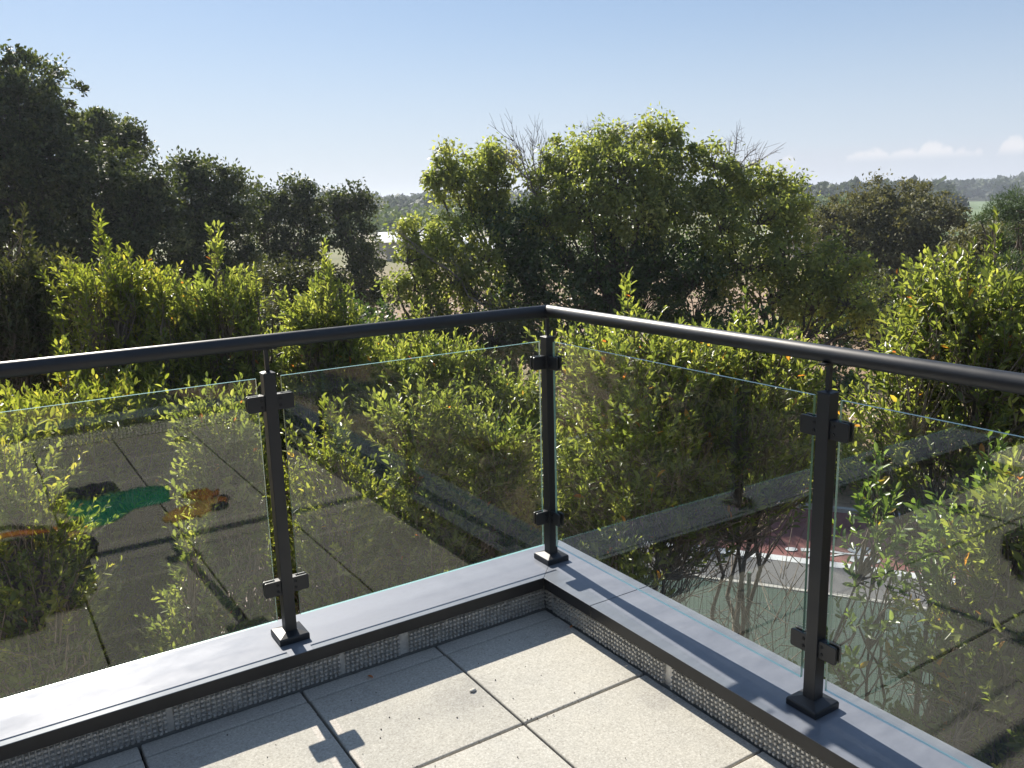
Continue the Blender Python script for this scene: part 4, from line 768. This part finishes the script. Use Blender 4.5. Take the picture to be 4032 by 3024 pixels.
n = 26000; px = rng.uniform(900, 2300, n); dd = np.sqrt(rng.uniform(17.5**2, 34**2, n)); P = np.array([at(a, 600, b) for a, b in zip(px, dd)]); P[:, 2] = G-.02
cl_ = np.sin(P[:, 0]*.9)*np.sin(P[:, 1]*.7+1) + rng.normal(0, .3, n) > .15; P = P[cl_]; n = len(P)
u_ = link('dry_grass', leaves_mesh('dry_grass', P, unit(rng.normal(0, .35, (n, 3))+[0, 0, 1]), rng.normal(0, 1, (n, 3)), rng.uniform(.08, .26, n), rng.uniform(.012, .03, n), rng.random(n), leaf_mat('dry_grass_blade', [(0, (.16, .13, .06)), (.6, (.30, .25, .13)), (1, (.12, .15, .05))], .3, (1.2, 1.1, .7), .7, .2), False)); tag(u_, 'dry grass tufts on the bare soil beyond the lane', 'grass', kind='stuff')

# ================================================================== things left on the terrace (seen mirrored in the left glass)
FZ = -.15
def blob(bm, c, r, seed, amp=.25, sub=4, flat=True):
    rs = np.random.default_rng(seed); ph = rs.random(6)*6; q = bmesh.ops.create_icosphere(bm, subdivisions=sub, radius=1)['verts']
    for v in q:
        d = v.co.normalized(); k = 1 + amp*(math.sin(d.x*5+ph[0])*math.sin(d.y*6+ph[1]) + .6*math.sin(d.z*9+ph[2]+d.x*7) + .4*math.sin(d.y*13+ph[3]+d.z*8))
        z = d.z*r[2]*k; v.co = Vector((c[0]+d.x*r[0]*k, c[1]+d.y*r[1]*k, max(FZ+.0008, c[2]+z)))
m_gpl, t, p = new_mat('thin_green_plastic'); p.inputs['Base Color'].default_value = (.008, .20, .11, 1); p.inputs['Roughness'].default_value = .14; p.inputs['Specular IOR Level'].default_value = .8; bump(t, p, tex_noise(t, 45, 4, .7), .9, .006)
m_navy = simple('navy_cloth', (.012, .014, .035), .8, 0, .2, .3, 30, .6, 80); m_black = simple('black_strap', (.01, .01, .011), .6)
m_tan = simple('tan_leather', (.42, .24, .085), .7, 0, .3, .25, 18, .5, 60); m_brown = simple('brown_leather', (.30, .10, .03), .7, 0, .3, .25, 18, .5, 60); m_board = simple('plain_card', (.50, .40, .25), .8, 0, .2, .06, 20)
m_redp = simple('red_plastic', (.50, .05, .02), .4, 0, .5, .1); m_orng = simple('orange_cloth', (.50, .14, .03), .7, 0, .3, .3, 25)
sack = empty('plastic_sack', (-1.35, -2.36, FZ)); tag(sack, 'crumpled green plastic sack mirrored in the leftmost glass beside a tape roll', 'plastic sack')
bm = bmesh.new()
rows = 26; cols = 18; Vs = {}
for i in range(rows+1):
    s = i/rows; cxx = -1.60 + .54*s; cyy_ = -2.23 - .14*s + .03*math.sin(s*7); wdt = (.10 + .12*math.sin(min(1, s*1.6)*math.pi*.8) + .02)*(1-.35*s) + .008*math.sin(s*17)
    for j in range(cols+1):
        q = j/cols*2-1; h = (1-q*q)*(.095 - .05*s) + .010*math.sin(s*31+q*5)*math.sin(q*9+s*12) + .006*math.sin(q*21)
        Vs[i, j] = bm.verts.new((cxx + .02*q, cyy_ - q*wdt, FZ + .004 + max(0, h)))
for i in range(rows):
    for j in range(cols): bm.faces.new((Vs[i, j], Vs[i+1, j], Vs[i+1, j+1], Vs[i, j+1]))
bmesh.ops.recalc_face_normals(bm, faces=bm.faces); o = obj('film', bm, m_gpl, sack, smooth=True); s_ = o.modifiers.new('t', 'SOLIDIFY'); s_.thickness = .002
bm = bmesh.new(); blob(bm, (-1.47, -2.50, FZ+.02), (.17, .13, .07), 5, .2); o = obj('dark_cloth', bm, m_navy); tag(o, 'dark navy cloth bundle lying behind the green sack', 'cloth')
bm = bmesh.new(); 
def ring_torus(bm, c, R, r, h, n=32):
    prof = [(R-r, 0), (R+r, 0), (R+r, h), (R-r, h)]; rings = []
    for k in range(n): a = 2*math.pi*k/n; rings.append([bm.verts.new((c[0]+x*math.cos(a), c[1]+x*math.sin(a), c[2]+z)) for x, z in prof])
    for k in range(n):
        r1, r2 = rings[k], rings[(k+1) % n]
        for s in range(4): bm.faces.new((r1[s], r2[s], r2[(s+1) % 4], r1[(s+1) % 4]))
    bmesh.ops.recalc_face_normals(bm, faces=bm.faces)
tape = empty('tape_roll', (-1.60, -2.10, FZ)); tag(tape, 'black tape roll with pale cardboard core at the end of the green sack', 'tape roll')
ring_torus(bm, (-1.60, -2.10, FZ+.001), .052, .012, .05); obj('tape', bm, m_black, tape, bevel=.001); bm = bmesh.new(); ring_torus(bm, (-1.60, -2.10, FZ+.0005), .0365, .0033, .052); obj('core', bm, m_board, tape)
glv = empty('work_gloves', (-.98, -2.0, FZ)); tag(glv, 'tan and brown leather work gloves with navy cuffs on the paving, mirrored in glass', 'gloves')
def glove(cx_, cy_, rot, sc, mt, cuff):
    def T2(x, y): return (cx_+(x*math.cos(rot)-y*math.sin(rot))*sc, cy_+(x*math.sin(rot)+y*math.cos(rot))*sc)
    bm = bmesh.new(); c = T2(0, 0); blob(bm, (c[0], c[1], FZ+.018), (.062*sc, .055*sc, .022), 3, .10, 3)
    for k, (yy, ln) in enumerate(((-.045, .085), (-.015, .105), (.015, .10), (.043, .075))):
        a = T2(.03, yy); b = T2(.055+ln, yy*1.25); m_ = ((a[0]+b[0])/2, (a[1]+b[1])/2); tube_bm(bm, [(*a, FZ+.016), (*m_, FZ+.024), (*b, FZ+.010)], [.014*sc, .013*sc, .008*sc], 8)
    a = T2(-.01, .05); b = T2(.05, .10); tube_bm(bm, [(*a, FZ+.016), (*b, FZ+.012)], [.015*sc, .009*sc], 8)
    obj('hand', bm, mt, glv, smooth=True)
    bm = bmesh.new(); a = T2(-.05, 0); b = T2(-.14, 0); blob(bm, ((a[0]+b[0])/2, (a[1]+b[1])/2, FZ+.014), (.055*sc, .055*sc, .018), 9, .08, 3); obj('cuff', bm, cuff, glv, smooth=True)
glove(-1.0, -1.93, math.radians(172), 1.15, m_tan, m_navy); glove(-.90, -2.14, math.radians(250), 1.1, m_brown, m_brown); glove(-.93, -1.99, math.radians(140), 1.1, m_tan, m_navy)
bag = empty('tool_bag', (-1.85, -1.35, FZ)); tag(bag, 'open navy tool bag with orange trim at the left, mirrored in the leftmost glass', 'tool bag')
bm = bmesh.new(); box(bm, -2.30, -1.66, -1.55, -1.02, FZ+.002, FZ+.20); o = obj('body', bm, m_navy, bag, bevel=.03, seg=4)
bm = bmesh.new(); box(bm, -2.26, -1.82, -1.01, -.90, FZ+.002, FZ+.12); box(bm, -1.655, -1.60, -1.45, -1.15, FZ+.002, FZ+.11); obj('pocket', bm, m_navy, bag, bevel=.02, seg=3)
bm = bmesh.new(); tube_bm(bm, [(-2.1, -1.54, FZ+.20), (-1.9, -1.55, FZ+.215), (-1.70, -1.52, FZ+.205)], .014, 8); obj('trim', bm, m_orng, bag, smooth=True)
bm = bmesh.new(); tube_bm(bm, [(-2.2, -1.3, FZ+.2), (-2.12, -1.3, FZ+.30), (-1.9, -1.3, FZ+.33), (-1.74, -1.3, FZ+.29), (-1.69, -1.3, FZ+.19)], .011, 8); obj('handle', bm, m_black, bag, smooth=True)
bm = bmesh.new(); box(bm, -.055, .055, -.08, .08, 0, .006); o = obj('plain_tag', bm, m_board, None, bevel=.002, world=False); o.location = (-1.90, -1.60, FZ+.012); o.rotation_euler = (0, 0, -.45); tag(o, 'blank tan card lying against the navy tool bag', 'card')
bm = bmesh.new(); blob(bm, (-1.76, -1.80, FZ+.025), (.19, .12, .045), 21, .18); tag(obj('tan_gloves', bm, m_tan, smooth=True), 'crumpled tan leather pouch lying in front of the tool bag', 'leather pouch')
bm = bmesh.new(); blob(bm, (-1.60, -1.70, FZ+.03), (.07, .12, .05), 25, .15); tag(obj('navy_pouch', bm, m_navy, smooth=True), 'small navy cloth pouch beside the tan leather pouch', 'pouch')
bm = bmesh.new(); blob(bm, (-.725, -3.57, FZ+.01), (.05, .04, .022), 27, .1, 3); tag(obj('stone', bm, m_black, smooth=True), 'small dark lump on the paving near the far membrane strip', 'debris')
bm = bmesh.new(); q = pl = None
blob(bm, (-.655, -.455, FZ+.003), (.013, .008, .006), 29, .3, 2); tag(obj('mortar_crumb', bm, simple('pale_mortar', (.5, .47, .42), .9), smooth=True), 'small crumb of mortar on the slab joint in the sun', 'crumb')

bm = bmesh.new(); rs = np.random.default_rng(77)
for k in range(170):
    x, y = rs.uniform(-1.9, -.14), rs.uniform(-1.9, -.2); r = rs.uniform(.0008, .0028)
    if k % 3 == 0: y = -.7065 + rs.normal(0, .012)
    q = bmesh.ops.create_icosphere(bm, subdivisions=1, radius=r, matrix=Matrix.Translation((x, y, -.149+r*.4)))
tag(obj('grit', bm, simple('dark_grit', (.12, .105, .09), .9), smooth=True), 'fine grit and crumbs scattered over the sunny paving slabs', 'grit', kind='stuff')
for k, (x, y, a, lab) in enumerate([(-.13, -.30, .4, 'small dry leaf in the corner gutter under the right parapet'), (-.9, -.185, 1.9, 'tiny dry brown leaf on the slab strip beside the left parapet')]):
    o = link('dry_leaf', leaves_mesh('dry_leaf', np.zeros((1, 3)), np.array([[1., 0, .1]]), np.array([[0, 0, 1.]]), np.array([.03]), np.array([.011]), np.array([.99]), m_leaf)); o.location = (x, y, -.1465); o.rotation_euler[2] = a; tag(o, lab, 'leaf')
# ================================================================== haze
bm = bmesh.new(); box(bm, -1500, 1500, -1500, 1500, G-1.2, 14); hz_ = obj('haze', bm, bpy.data.materials.new('haze_air')); hz_['kind'] = 'stuff'
m = hz_.data.materials[0]; m.use_nodes = True; t = m.node_tree; t.nodes.clear(); o = N(t, 'ShaderNodeOutputMaterial'); v = N(t, 'ShaderNodeVolumePrincipled')
v.inputs['Density'].default_value = .00048; v.inputs['Color'].default_value = (.80, .88, 1, 1); v.inputs['Anisotropy'].default_value = .3; t.links.new(v.outputs[0], o.inputs['Volume'])

print('TRIS', sum(sum(len(p.vertices)-2 for p in m.polygons) if len(m.polygons) < 2000 else len(m.polygons)*2 for m in bpy.data.meshes))
